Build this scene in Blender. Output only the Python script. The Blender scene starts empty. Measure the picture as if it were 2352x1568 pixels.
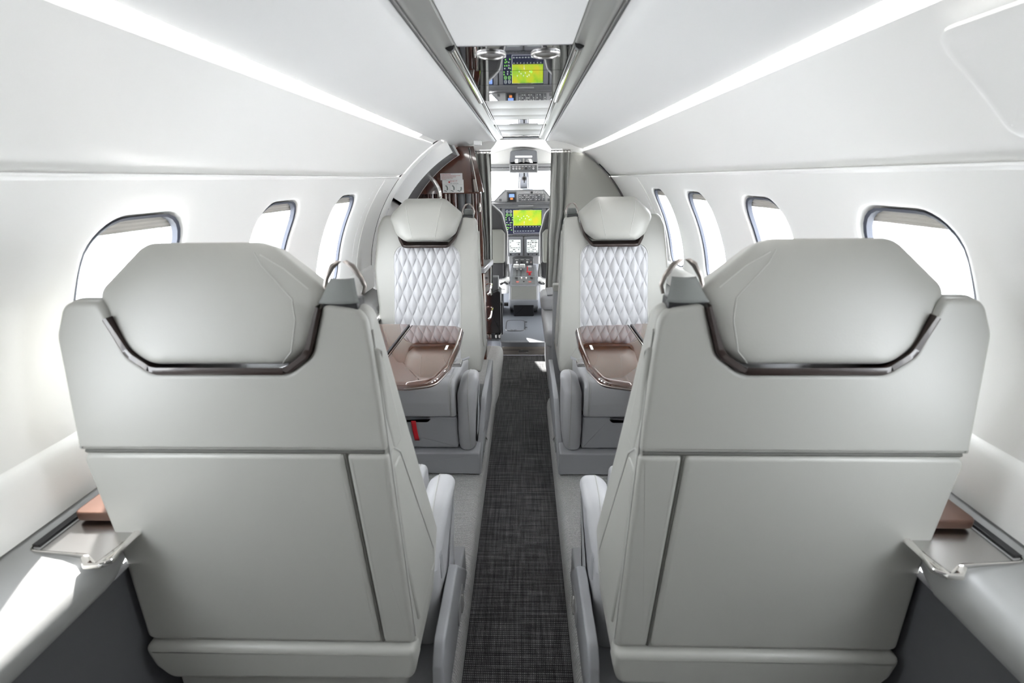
import bpy, bmesh, math, random
from mathutils import Vector, Matrix
from mathutils.bvhtree import BVHTree
S = bpy.context.scene
COL = S.collection
random.seed(7)
PI = math.pi

# ------------------------------------------------------------------ camera
cam_d = bpy.data.cameras.new('camera')
cam = bpy.data.objects.new('camera', cam_d); COL.objects.link(cam)
F = 1045.0
cam_d.sensor_width = 36.0; cam_d.lens = 36.0 * F / 2352.0
dY = Vector(((1203 - 1176) / F, (784 - 410) / F, 1.0)).normalized()      # world Y seen by the camera
n = Vector((1, 0.0105, 0)).cross(dY).normalized()
if n.y < 0: n = -n
xx = dY.cross(n)
if xx.x < 0: xx = -xx
right = Vector((xx[0], dY[0], n[0])); up = Vector((xx[1], dY[1], n[1])); fwd = Vector((xx[2], dY[2], n[2]))
m = Matrix((right, up, -fwd)).transposed().to_4x4()
m.translation = Vector((0.017, 0, 1.2))
cam.matrix_world = m
cam_d.clip_start = 0.02
cam_d.dof.use_dof = True; cam_d.dof.focus_distance = 2.3; cam_d.dof.aperture_fstop = 5.0
S.camera = cam

# ------------------------------------------------------------------ light and exposure
w = bpy.data.worlds.new('sky'); S.world = w; w.use_nodes = True
bg = w.node_tree.nodes['Background']; bg.inputs[0].default_value = (0.97, 0.985, 1.0, 1); bg.inputs[1].default_value = 8.2
sun_d = bpy.data.lights.new('sun', 'SUN'); sun_d.energy = 22.0; sun_d.angle = 0.02; sun_d.color = (1, 0.96, 0.9)
sun = bpy.data.objects.new('sun', sun_d); COL.objects.link(sun)
sun.rotation_euler = Vector((0.32, -1.15, -1.0)).to_track_quat('-Z', 'Y').to_euler()
sun.location = (-1, 5, 5)
S.view_settings.view_transform = 'Standard'; S.view_settings.look = 'None'
S.view_settings.gamma = 1.0; S.view_settings.exposure = 0.95
S.view_settings.use_curve_mapping = False
STRIP = 7.5

# ------------------------------------------------------------------ materials
def mat(name, col, rough=0.5, metal=0.0, coat=0.0, emit=None, es=0.0, bump=None, trans=0.0, spec=0.5):
    M = bpy.data.materials.new(name); M.use_nodes = True
    nt = M.node_tree; b = nt.nodes['Principled BSDF']
    b.inputs['Base Color'].default_value = (*col, 1); b.inputs['Roughness'].default_value = rough
    b.inputs['Metallic'].default_value = metal; b.inputs['Coat Weight'].default_value = coat
    b.inputs['Coat Roughness'].default_value = 0.03; b.inputs['Transmission Weight'].default_value = trans
    b.inputs['Specular IOR Level'].default_value = spec
    if emit: b.inputs['Emission Color'].default_value = (*emit, 1); b.inputs['Emission Strength'].default_value = es
    tc = nt.nodes.new('ShaderNodeTexCoord'); nz = nt.nodes.new('ShaderNodeTexNoise')
    nt.links.new(tc.outputs['Object'], nz.inputs['Vector'])
    sc, st = bump if bump else (60, 0.02)
    nz.inputs['Scale'].default_value = sc; nz.inputs['Detail'].default_value = 3
    bp = nt.nodes.new('ShaderNodeBump'); bp.inputs['Strength'].default_value = st; bp.inputs['Distance'].default_value = 0.002
    nt.links.new(nz.outputs['Fac'], bp.inputs['Height']); nt.links.new(bp.outputs[0], b.inputs['Normal'])
    return M
def varied(M, c1, c2, scale, stretch=(1, 1, 1), lo=0.35, hi=0.65):
    nt = M.node_tree; b = nt.nodes['Principled BSDF']
    tc = nt.nodes.new('ShaderNodeTexCoord'); mp = nt.nodes.new('ShaderNodeMapping'); mp.inputs['Scale'].default_value = stretch
    nz = nt.nodes.new('ShaderNodeTexNoise'); nz.inputs['Scale'].default_value = scale; nz.inputs['Detail'].default_value = 6
    cr = nt.nodes.new('ShaderNodeValToRGB')
    cr.color_ramp.elements[0].position = lo; cr.color_ramp.elements[0].color = (*c1, 1)
    cr.color_ramp.elements[1].position = hi; cr.color_ramp.elements[1].color = (*c2, 1)
    nt.links.new(tc.outputs['Object'], mp.inputs[0]); nt.links.new(mp.outputs[0], nz.inputs['Vector'])
    nt.links.new(nz.outputs['Fac'], cr.inputs[0]); nt.links.new(cr.outputs[0], b.inputs['Base Color'])
    return M
WHITE = mat('liner_white', (0.91, 0.905, 0.885), 0.38, bump=(400, 0.03))
CEIL = mat('ceiling_liner', (0.70, 0.70, 0.695), 0.5, bump=(400, 0.03))
LEATHER = mat('ivory_leather', (0.335, 0.334, 0.309), 0.42, bump=(350, 0.06))
LEATHER2 = mat('pale_lit_leather', (0.42, 0.422, 0.435), 0.42, bump=(350, 0.06))  # quilting, cushions and arms; same leather as the backs, paler to look better lit
PADDED = mat('bulkhead_leather', (0.40, 0.40, 0.365), 0.5, bump=(350, 0.05))
SEAM = mat('seam_thread', (0.42, 0.42, 0.40), 0.6)
GROOVE = mat('dark_gap', (0.05, 0.05, 0.05), 0.7)
GREY = mat('grey_panel', (0.33, 0.335, 0.35), 0.5)
GREYD = mat('dark_grey_panel', (0.10, 0.102, 0.108), 0.45)
GREYM = mat('mid_grey_cockpit', (0.15, 0.155, 0.17), 0.5)
GREYL = mat('light_grey_cockpit', (0.31, 0.31, 0.315), 0.5)
SIDE = mat('console_grey', (0.27, 0.27, 0.265), 0.32)
RAIL = mat('brushed_rail', (0.36, 0.36, 0.345), 0.35, metal=0.5)
BLACK = mat('black_plastic', (0.02, 0.02, 0.022), 0.35)
BROWNTRIM = mat('gloss_dark_trim', (0.022, 0.013, 0.011), 0.3, coat=.4)
CHROME = mat('chrome', (0.85, 0.83, 0.8), 0.08, metal=1)
SATIN = mat('satin_metal', (0.55, 0.54, 0.53), 0.25, metal=1)
BRONZE = mat('bronze_metal', (0.30, 0.27, 0.25), 0.3, metal=0.9)
MIRROR = mat('smoked_mirror', (0.60, 0.60, 0.62), 0.02, metal=1, bump=(3, 0.0))
WOOD = varied(mat('gloss_dark_wood', (0.07, 0.02, 0.012), 0.12, coat=1), (0.035, 0.01, 0.007), (0.095, 0.028, 0.016), 6, (1, 1, 0.15))
TABLEW = varied(mat('gloss_table_wood', (0.12, 0.05, 0.03), 0.04, coat=1, bump=(3, 0.0), spec=0.9), (0.045, 0.015, 0.007), (0.08, 0.027, 0.013), 5, (0.2, 1, 1))
TABLEW.node_tree.nodes['Principled BSDF'].inputs['Coat IOR'].default_value = 1.75
TABLEW.node_tree.nodes['Principled BSDF'].inputs['Coat Roughness'].default_value = 0.01
CARPETL = varied(mat('light_carpet', (0.5, 0.5, 0.5), 0.95, bump=(900, 0.9)), (0.36, 0.36, 0.355), (0.58, 0.58, 0.57), 420)
CURT = mat('grey_curtain', (0.36, 0.365, 0.345), 0.8, bump=(800, 0.2))
RED = mat('red_strap', (0.6, 0.01, 0.02), 0.5)
PAPER = mat('placard_white', (0.75, 0.75, 0.74), 0.5)
INK = mat('ink_black', (0.02, 0.02, 0.02), 0.6)
INKR = mat('ink_red', (0.4, 0.02, 0.02), 0.6)
INKG = mat('ink_grey', (0.2, 0.22, 0.21), 0.6)
WHITEP = mat('white_plastic', (0.8, 0.8, 0.8), 0.35)
STRIPM = mat('led_diffuser', (0.9, 0.9, 0.9), 0.5, emit=(1, 0.99, 0.97), es=STRIP)
LEDW = mat('indicator_white', (0.8, 0.8, 0.8), 0.5, emit=(1, 1, 1), es=1.2)
WEB = mat('belt_webbing', (0.17, 0.18, 0.175), 0.6, bump=(900, 0.4))
SHADE = mat('pleated_shade', (0.50, 0.48, 0.44), 0.8)
GASKET = mat('window_gasket', (0.055, 0.062, 0.085), 0.5)
AFTW = mat('aft_wall_grey', (0.34, 0.34, 0.34), 0.6)

def carpet_dark():
    M = mat('woven_dark_carpet', (0.05, 0.05, 0.05), 0.9)
    nt = M.node_tree; b = nt.nodes['Principled BSDF']
    tc = nt.nodes.new('ShaderNodeTexCoord')
    def nz(sc, st, det=2):
        mp = nt.nodes.new('ShaderNodeMapping'); mp.inputs['Scale'].default_value = st
        z = nt.nodes.new('ShaderNodeTexNoise'); z.inputs['Scale'].default_value = sc; z.inputs['Detail'].default_value = det
        nt.links.new(tc.outputs['Object'], mp.inputs[0]); nt.links.new(mp.outputs[0], z.inputs['Vector']); return z
    def wave(scale):
        mp = nt.nodes.new('ShaderNodeMapping'); mp.inputs['Scale'].default_value = scale
        wv = nt.nodes.new('ShaderNodeTexWave'); wv.bands_direction = 'DIAGONAL'; wv.inputs['Scale'].default_value = 1.0; wv.inputs['Distortion'].default_value = 0.6; wv.inputs['Detail Scale'].default_value = 3.0
        nt.links.new(tc.outputs['Object'], mp.inputs[0]); nt.links.new(mp.outputs[0], wv.inputs['Vector']); return wv
    def mth(op, a, b, c=None):
        q = nt.nodes.new('ShaderNodeMath'); q.operation = op
        for i_, v_ in enumerate((a, b, c)):
            if v_ is None: continue
            if isinstance(v_, (int, float)): q.inputs[i_].default_value = v_
            else: nt.links.new(v_, q.inputs[i_])
        return q.outputs[0]
    a = nz(60, (0.12, 2.2, 1), 4); c = nz(60, (2.2, 0.12, 1), 4); d = nz(500, (1, 1, 1), 1)
    dots = mth('MULTIPLY', wave((130, 0, 0)).outputs['Fac'], wave((0, 105, 0)).outputs['Fac'])
    st_ = mth('ADD', mth('MULTIPLY', a.outputs['Fac'], .55), mth('MULTIPLY', c.outputs['Fac'], .45))
    f1 = mth('ADD', mth('MULTIPLY', dots, .30), mth('MULTIPLY', st_, .75))
    fin = mth('ADD', f1, mth('MULTIPLY_ADD', d.outputs['Fac'], .22, -.11))
    cr = nt.nodes.new('ShaderNodeValToRGB'); e = cr.color_ramp.elements
    e[0].position = 0.33; e[0].color = (0.012, 0.012, 0.013, 1); e[1].position = 0.74; e[1].color = (0.34, 0.34, 0.335, 1)
    k = cr.color_ramp.elements.new(0.50); k.color = (0.075, 0.074, 0.076, 1)
    nt.links.new(fin, cr.inputs[0]); nt.links.new(cr.outputs[0], b.inputs['Base Color'])
    bp = nt.nodes['Bump']; bp.inputs['Strength'].default_value = 0.6; nt.links.new(dots, bp.inputs['Height'])
    return M
CARPETD = carpet_dark()

def ribbed(M, axis_scale, strength=0.5):
    nt = M.node_tree; b = nt.nodes['Principled BSDF']; tc = nt.nodes.new('ShaderNodeTexCoord')
    mp = nt.nodes.new('ShaderNodeMapping'); mp.inputs['Scale'].default_value = axis_scale
    wv = nt.nodes.new('ShaderNodeTexWave'); wv.bands_direction = 'DIAGONAL'; wv.inputs['Scale'].default_value = 1.0
    nt.links.new(tc.outputs['Object'], mp.inputs[0]); nt.links.new(mp.outputs[0], wv.inputs['Vector'])
    bp = nt.nodes['Bump']; bp.inputs['Strength'].default_value = strength; nt.links.new(wv.outputs['Fac'], bp.inputs['Height'])
    return M
RIBDARK = ribbed(mat('ribbed_dark_tread', (0.15, 0.15, 0.155), 0.4), (0, 95, 0), 0.8)
ribbed(CARPETL, (0, 85, 0), 0.9)

def glass():
    M = bpy.data.materials.new('window_acrylic'); M.use_nodes = True; nt = M.node_tree
    for nd in list(nt.nodes): nt.nodes.remove(nd)
    o = nt.nodes.new('ShaderNodeOutputMaterial'); t = nt.nodes.new('ShaderNodeBsdfTransparent'); g = nt.nodes.new('ShaderNodeBsdfGlossy')
    t.inputs[0].default_value = (0.95, 0.965, 0.98, 1); g.inputs['Roughness'].default_value = 0.02
    lw = nt.nodes.new('ShaderNodeLayerWeight'); lw.inputs[0].default_value = 0.5
    pw = nt.nodes.new('ShaderNodeMath'); pw.operation = 'POWER'; pw.inputs[1].default_value = 5.0; nt.links.new(lw.outputs['Facing'], pw.inputs[0])
    fr = nt.nodes.new('ShaderNodeMath'); fr.operation = 'MULTIPLY_ADD'; fr.inputs[1].default_value = 0.7; fr.inputs[2].default_value = 0.03; nt.links.new(pw.outputs[0], fr.inputs[0])
    mx = nt.nodes.new('ShaderNodeMixShader'); nt.links.new(fr.outputs[0], mx.inputs[0]); nt.links.new(t.outputs[0], mx.inputs[1]); nt.links.new(g.outputs[0], mx.inputs[2])
    nt.links.new(mx.outputs[0], o.inputs[0]); return M
GLASS = glass()

def map_screen():
    M = mat('map_display', (0.02, 0.02, 0.02), 0.3)
    nt = M.node_tree; b = nt.nodes['Principled BSDF']
    tc = nt.nodes.new('ShaderNodeTexCoord'); nz = nt.nodes.new('ShaderNodeTexNoise'); nz.inputs['Scale'].default_value = 14; nz.inputs['Detail'].default_value = 5
    nt.links.new(tc.outputs['Object'], nz.inputs['Vector'])
    cr = nt.nodes.new('ShaderNodeValToRGB'); e = cr.color_ramp.elements
    e[0].position = 0.36; e[0].color = (0.28, 0.62, 0.03, 1); e[1].position = 0.66; e[1].color = (0.72, 0.66, 0.02, 1)
    k = cr.color_ramp.elements.new(0.5); k.color = (0.52, 0.72, 0.02, 1)
    nt.links.new(nz.outputs['Fac'], cr.inputs[0]); nt.links.new(cr.outputs[0], b.inputs['Emission Color'])
    b.inputs['Emission Strength'].default_value = 0.60
    return M
MAP = map_screen()
SCRN = mat('screen_navy', (0.01, 0.01, 0.015), 0.15, emit=(0.012, 0.014, 0.03), es=1)
SCRW = mat('screen_white', (0.1, 0.1, 0.1), 0.2, emit=(0.82, 0.9, 0.88), es=.6)
SCRB = mat('screen_blue', (0.02, 0.03, 0.1), 0.2, emit=(0.32, 0.5, 1.0), es=.6)
SCRG = mat('screen_green', (0.02, 0.1, 0.02), 0.2, emit=(0.3, 0.9, 0.1), es=1)
SCRO = mat('screen_orange', (0.1, 0.03, 0.01), 0.2, emit=(0.55, 0.2, 0.06), es=1)

# ------------------------------------------------------------------ mesh helpers
def setp(o, label=None, cat=None, group=None, kind=None):
    if label: o['label'] = label
    if cat: o['category'] = cat
    if group: o['group'] = group
    if kind: o['kind'] = kind
    return o
def link_bm(name, bm, material, parent=None, smooth=True, recalc=True):
    if recalc: bmesh.ops.recalc_face_normals(bm, faces=bm.faces[:])
    me = bpy.data.meshes.new(name); bm.to_mesh(me); bm.free()
    for p in me.polygons: p.use_smooth = smooth
    me.materials.append(material)
    o = bpy.data.objects.new(name, me); COL.objects.link(o)
    if parent: o.parent = parent
    if smooth:
        try: me.set_sharp_from_angle(angle=math.radians(38))
        except Exception: pass
    return o
def empty(name, loc, label=None, cat=None, group=None, kind=None):
    o = bpy.data.objects.new(name, None); COL.objects.link(o); o.location = loc; o.empty_display_size = 0.05
    return setp(o, label, cat, group, kind)
ID = lambda p: Vector(p)
def fillet(pts, r, seg=6, closed=True):
    """round the corners of a 2D polygon; r is a number or a list"""
    out = []; N = len(pts)
    for i, p in enumerate(pts):
        p = Vector(p); rr = r[i] if isinstance(r, (list, tuple)) else r
        if (not closed and i in (0, N - 1)) or rr <= 0: out.append(p.copy()); continue
        a = Vector(pts[i - 1]); b = Vector(pts[(i + 1) % N])
        u = (a - p); v = (b - p); lu, lv = u.length, v.length; u.normalize(); v.normalize()
        ang = math.acos(max(-1, min(1, u.dot(v))))
        if ang > PI - 0.03: out.append(p.copy()); continue
        t = min(rr / math.tan(ang / 2), lu * 0.48, lv * 0.48)
        p0 = p + u * t; p1 = p + v * t
        for k in range(seg + 1):
            s = k / seg; q = p0.lerp(p, s).lerp(p.lerp(p1, s), s); out.append(q)
    res = []
    for q in out:
        if not res or (q - res[-1]).length > 1e-5: res.append(q)
    if closed and (res[0] - res[-1]).length < 1e-5: res.pop()
    return res
def area2(P): return sum(P[i - 1][0] * P[i][1] - P[i][0] * P[i - 1][1] for i in range(len(P)))
def normals2(P):
    if area2(P) < 0: P.reverse()
    N = len(P); out = []
    for i in range(N):
        d = (Vector(P[(i + 1) % N]) - Vector(P[i])).normalized() + (Vector(P[i]) - Vector(P[i - 1])).normalized()
        d.normalize(); out.append(Vector((d.y, -d.x)))
    return out
def pillow(bm, outline, d0, d1, r0, r1, fn, seg=4, e=2.0):
    """extrude an outline from depth d0 to d1, rounding both rims by r0 and r1; fn maps (a, b, d) to 3D"""
    P = [Vector(p) for p in outline]; Nn = normals2(P)
    rings = []
    for k in range(seg + 1):
        t = k / seg * PI / 2
        if r0 > 0 or k == seg: rings.append((r0 * (1 - math.sin(t)), d0 + r0 * (1 - math.cos(t)) if d1 > d0 else d0 - r0 * (1 - math.cos(t))))
    sgn = 1 if d1 > d0 else -1
    for k in range(seg + 1):
        t = k / seg * PI / 2
        if r1 > 0 or k == 0: rings.append((r1 * (1 - math.cos(t)), d1 - sgn * r1 * (1 - math.sin(t))))
    if r0 > 0: rings.insert(0, (r0 * 1.12 + .0002, d0))
    if r1 > 0: rings.append((r1 * 1.12 + .0002, d1))
    prev = None; first = None
    for (o, d) in rings:
        vs = [bm.verts.new(fn(p.x - nn.x * o, p.y - nn.y * o, d)) for p, nn in zip(P, Nn)]
        if prev:
            for i in range(len(vs)): bm.faces.new((prev[i], prev[(i + 1) % len(vs)], vs[(i + 1) % len(vs)], vs[i]))
        else: first = vs
        prev = vs
    bm.faces.new(first[::-1]); bm.faces.new(prev)
    return bm
def box(bm, x0, x1, y0, y1, z0, z1, r=0.0, fn=None):
    fn = fn or (lambda a, b, d: Vector((a, d, b)))
    ol = fillet([(x0, z0), (x1, z0), (x1, z1), (x0, z1)], r, 4) if r > 0 else [(x0, z0), (x1, z0), (x1, z1), (x0, z1)]
    return pillow(bm, ol, y0, y1, r * 0.999, r * 0.999, fn, 3) if r > 0 else pillow(bm, ol, y0, y1, 0, 0, fn, 1)
def mkbox(name, a, material, parent=None, r=0.0, off=(0, 0, 0)):
    bm = bmesh.new(); x0, x1, y0, y1, z0, z1 = a
    box(bm, x0 - off[0], x1 - off[0], y0 - off[1], y1 - off[1], z0 - off[2], z1 - off[2], r)
    return link_bm(name, bm, material, parent, smooth=r > 0)
def tube(bm, pts, r, n=8, closed=False, flat=1.0):
    P = [Vector(p) for p in pts]; N = len(P); rings = []
    ref = None
    for i in range(N):
        if closed: t = (P[(i + 1) % N] - P[i - 1])
        else: t = P[min(i + 1, N - 1)] - P[max(i - 1, 0)]
        if t.length < 1e-9: t = Vector((0, 0, 1))
        t.normalize()
        if ref is None: ref = Vector((0, 0, 1)) if abs(t.z) < 0.9 else Vector((1, 0, 0))
        a = t.cross(ref); 
        if a.length < 1e-6: a = t.cross(Vector((1, 0, 0)))
        a.normalize(); b = t.cross(a).normalized(); ref = a.cross(t) * -1 if False else ref
        rr = r[i] if isinstance(r, (list, tuple)) else r
        rings.append([bm.verts.new(P[i] + (a * math.cos(k / n * 2 * PI) + b * math.sin(k / n * 2 * PI) * flat) * rr) for k in range(n)])
    for i in range(N if closed else N - 1):
        A, B = rings[i], rings[(i + 1) % N]
        for k in range(n): bm.faces.new((A[k], A[(k + 1) % n], B[(k + 1) % n], B[k]))
    if not closed: bm.faces.new(rings[0][::-1]); bm.faces.new(rings[-1])
    return bm
def cyl(bm, c, r, h, axis='z', n=20, r2=None):
    c = Vector(c); ax = {'x': Vector((1, 0, 0)), 'y': Vector((0, 1, 0)), 'z': Vector((0, 0, 1))}[axis]
    return tube(bm, [c, c + ax * h], [r, r2 if r2 is not None else r], n)
def sheet(bm, grid):
    V = [[bm.verts.new(p) for p in row] for row in grid]
    for i in range(len(V) - 1):
        for j in range(len(V[0]) - 1): bm.faces.new((V[i][j], V[i][j + 1], V[i + 1][j + 1], V[i + 1][j]))
    return bm
def thicken(o, t):
    md = o.modifiers.new('solid', 'SOLIDIFY'); md.thickness = t; md.offset = 0; return o
def text_mesh(name, s, size, material, parent, mw, align='CENTER', sx=1.0):
    cu = bpy.data.curves.new('t', 'FONT'); cu.body = s; cu.size = size; cu.extrude = size * 0.02; cu.align_x = align; cu.align_y = 'CENTER'
    cu.resolution_u = 2
    to = bpy.data.objects.new('t', cu); COL.objects.link(to)
    dg = bpy.context.evaluated_depsgraph_get(); dg.update()
    me = bpy.data.meshes.new_from_object(to.evaluated_get(dg)); COL.objects.unlink(to); bpy.data.objects.remove(to)
    me.transform(Matrix.Diagonal((sx, 1, 1, 1))); me.transform(mw); me.materials.clear(); me.materials.append(material); me.name = name
    o = bpy.data.objects.new(name, me); COL.objects.link(o); o.parent = parent
    return o
def facing_aft(x, y, z): # text plane facing -Y
    return Matrix.Translation((x, y, z)) @ Matrix.Rotation(PI / 2, 4, 'X')
def surf_line(bvh, pts, d, off=0.0, sub=6):
    """drop a polyline onto a surface along d"""
    out = []
    for i in range(len(pts) - 1):
        for k in range(sub + (i == len(pts) - 2)):
            p = Vector(pts[i]).lerp(Vector(pts[i + 1]), k / sub)
            h = bvh.ray_cast(p - Vector(d) * 1.0, Vector(d))
            if h[0] is not None: out.append(h[0] - Vector(d) * off)
    return out

# ------------------------------------------------------------------ the tube of the cabin
ZC = 0.70
def RR(y): return 0.775 if y < 2.45 else 0.775 - 0.022 * min(1, (y - 2.45) / 0.6)
def wx(y, z, off=0.0):
    r = RR(y) + off; return math.sqrt(max(1e-6, r * r - (z - ZC) ** 2))
Y0, YR, YL = -0.405, 3.095, 2.32
WC = [0.327, 0.815, 1.303, 1.791, 2.279]       # window centres
ZB, ZT = 0.62, 1.205
def rrect(cx, cy, hw, hh, r, n):
    """points of a rounded rectangle, one on each of n rays"""
    out = []
    for k in range(n):
        a = 2 * PI * k / n; c, s = math.cos(a), math.sin(a)
        lo, hi = 0, 2
        for _ in range(30):
            md = (lo + hi) / 2; px, py = abs(c * md), abs(s * md)
            if r > 0 and px > hw - r and py > hh - r: ins = (px - hw + r) ** 2 + (py - hh + r) ** 2 < r * r
            else: ins = px < hw and py < hh
            lo, hi = (md, hi) if ins else (lo, md)
        out.append((cx + c * lo, cy + s * lo))
    return out
WH, WV, WR_, WZ = 0.115, 0.185, 0.07, 0.965
def build_wall(side):
    s = -1 if side == 'left' else 1
    yend = YL if s < 0 else YR
    cent = WC[:-1] if s < 0 else WC
    P = lambda y, z, off=0.0: Vector((s * wx(y, z, off), y, z))
    bm = bmesh.new(); n = 96
    for c in cent:
        y0, y1 = c - 0.244, c + 0.244
        outer = rrect(c, (ZB + ZT) / 2, 0.244, (ZT - ZB) / 2, 0, n)
        # rays start from the window centre so rings line up
        def ring(hw, hh, r): return rrect(c, WZ, hw, hh, r, n)
        out = []
        for k in range(n):
            a = 2 * PI * k / n; cc, ss = math.cos(a), math.sin(a)
            t = min([v for v in ((0.244 / abs(cc)) if abs(cc) > 1e-9 else 9, ((ZT - WZ) / ss) if ss > 1e-9 else 9, ((ZB - WZ) / ss) if ss < -1e-9 else 9)])
            out.append((c + cc * t, WZ + ss * t))
        for cy, czz in ((c - .244, ZB), (c + .244, ZB), (c - .244, ZT), (c + .244, ZT)):
            q = min(range(n), key=lambda i: (out[i][0] - cy) ** 2 + (out[i][1] - czz) ** 2); out[q] = (cy, czz)
        rings = [(out, 0.0)]
        r1 = ring(WH + 0.045, WV + 0.032, WR_ + 0.035)
        for f in (0.25, 0.5, 0.75): rings.append(([(a[0] + (b[0] - a[0]) * f, a[1] + (b[1] - a[1]) * f) for a, b in zip(out, r1)], 0.0))
        rings += [(r1, 0.0), (ring(WH + 0.03, WV + 0.024, WR_ + 0.025), 0.0012), (ring(WH + 0.012, WV + 0.01, WR_ + 0.01), 0.0035), (ring(WH + 0.003, WV + 0.003, WR_), 0.005), (ring(WH, WV, WR_), 0.008),
                  (ring(WH - 0.003, WV - 0.003, WR_), 0.03), (ring(WH - 0.004, WV - 0.004, WR_), 0.045)]
        vs = [[bm.verts.new(P(y, z, off)) for (y, z) in rg] for rg, off in rings]
        for A, B in zip(vs, vs[1:]):
            for k in range(n): bm.faces.new((A[k], A[(k + 1) % n], B[(k + 1) % n], B[k]))
    sheet(bm, [[P(Y0 + (cent[0] - 0.244 - Y0) * j / 8, ZB + (ZT - ZB) * i / 24) for j in range(9)] for i in range(25)])
    y1 = cent[-1] + 0.244; ny = 10
    grid = [[P(y1 + (yend - y1) * j / ny, ZB + (ZT - ZB) * i / 24) for j in range(ny + 1)] for i in range(25)]
    sheet(bm, grid)
    # lip above the windows, shadow groove, upper side panel
    prof = [(wx(0, 1.204), 1.204), (wx(0, 1.2045) - 0.004, 1.2045), (wx(0, 1.209) - 0.006, 1.209), (wx(0, 1.212) - 0.003, 1.2125), (wx(0, 1.213) + 0.014, 1.2135),
            (wx(0, 1.218) + 0.014, 1.218), (wx(0, 1.222) + 0.001, 1.222), (wx(0, 1.23) - 0.004, 1.23), (wx(0, 1.24) - 0.006, 1.24)]
    for i in range(1, 13):
        z = 1.24 + (1.3545 - 1.24) * i / 12; prof.append((wx(0, z) - 0.006 + 0.001 * i / 12, z))
    prof += [(0.4105, 1.3585), (0.4135, 1.3615), (0.4145, 1.366)]
    ys = [Y0 + (yend - Y0) * j / 48 for j in range(49)]
    sheet(bm, [[Vector((s * (a - (0.775 - RR(y))), y, z)) for y in ys] for a, z in prof])
    ob = link_bm('wall_' + side, bm, WHITE, recalc=False)
    ob.data.flip_normals() if s < 0 else None
    setp(ob, kind='structure')
    thick = ob
    return ob
build_wall('left'); build_wall('right')

def window(i, c, s):
    fr = bmesh.new(); n = 64
    def P(y, z, off): return Vector((s * wx(y, z, off), y, z))
    # dark gasket ring seen at the reveal's far rim
    R1 = rrect(c, WZ, WH - 0.005, WV - 0.005, WR_, n); R2 = rrect(c, WZ, WH - 0.010, WV - 0.010, WR_ - 0.006, n)
    seq = [(R1, 0.010), (R2, 0.012), (R2, 0.022), (R1, 0.022)]
    vs = [[fr.verts.new(P(y, z, o)) for y, z in rg] for rg, o in seq]
    for q in range(4):
        A, B = vs[q], vs[(q + 1) % 4]
        for k in range(n): fr.faces.new((A[k], A[(k + 1) % n], B[(k + 1) % n], B[k]))
    root = link_bm('window_%d' % i, fr, GASKET); setp(root, kind='structure')
    for off, nm in ((0.029, 'pane'), (0.041, 'pane')):
        g = bmesh.new(); R3 = rrect(c, WZ, WH - 0.005, WV - 0.005, WR_, 40)
        cen = g.verts.new(P(c, WZ, off)); m_ = [g.verts.new(P(c + (y - c) * .5, WZ + (z - WZ) * .5, off)) for y, z in R3]; e_ = [g.verts.new(P(y, z, off)) for y, z in R3]
        for k in range(40): g.faces.new((cen, m_[k], m_[(k + 1) % 40])); g.faces.new((m_[k], e_[k], e_[(k + 1) % 40], m_[(k + 1) % 40]))
        link_bm(nm, g, GLASS, root)
    # raised pleated shade showing as a band at the top
    sh = bmesh.new(); rows = []
    for k in range(9):
        z = WZ + WV - 0.002 - 0.030 * k / 8; dz = max(0, z - (WZ + WV - WR_)); hw = WH - 0.006 - (WR_ - math.sqrt(max(0, WR_ ** 2 - dz ** 2)))
        o = 0.0225 + (0.003 if k % 2 else 0)
        rows.append([P(c - hw + 2 * hw * j / 10, z, o) for j in range(11)])
    sheet(sh, rows); link_bm('shade', sh, SHADE, root)
    return root
wi = 1
for c in WC[:-1]: window(wi, c, -1); wi += 1
for c in WC: window(wi, c, 1); wi += 1

# ------------------------------------------------------------------ ceiling
def extr(name, prof, ys, material, mirror=False, structure=True, rfun=lambda y: 0):
    bm = bmesh.new()
    for s in ((-1, 1) if mirror else (1,)):
        sheet(bm, [[Vector((s * (a - rfun(y)), y, z)) for y in ys] for a, z in prof])
    o = link_bm(name, bm, material, recalc=False)
    if structure: setp(o, kind='structure')
    return o
ysC = [Y0 + (3.10 - Y0) * j / 40 for j in range(41)]
CP = [(0.388, 1.390), (0.3935, 1.382), (0.3945, 1.375), (0.3925, 1.3705), (0.386, 1.3715), (0.35, 1.3835), (0.32, 1.3945), (0.285, 1.405), (0.25, 1.4135), (0.22, 1.4185), (0.20, 1.4205), (0.185, 1.4195), (0.172, 1.417), (0.163, 1.4175), (0.158, 1.421), (0.157, 1.436)]
extr('ceiling', CP, ysC, CEIL, mirror=True)
for k, s in enumerate((-1, 1)):
    bm = bmesh.new()
    RP = [(0.1555, 1.436), (0.155, 1.426), (0.150, 1.4235), (0.142, 1.4245), (0.130, 1.430), (0.120, 1.4335), (0.114, 1.434), (0.111, 1.437), (0.111, 1.46)]
    sheet(bm, [[Vector((s * a, y, z)) for y in ysC] for a, z in RP])
    setp(link_bm('trim_%d' % (k + 1), bm, RAIL, recalc=False), kind='structure')
for k, s in enumerate((-1, 1)):
    bm = bmesh.new(); tube(bm, [Vector((s * .1567, y, 1.4215)) for y in ysC], .0022, 6); setp(link_bm('trim_%d' % (k + 11), bm, BLACK), kind='structure')
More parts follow.
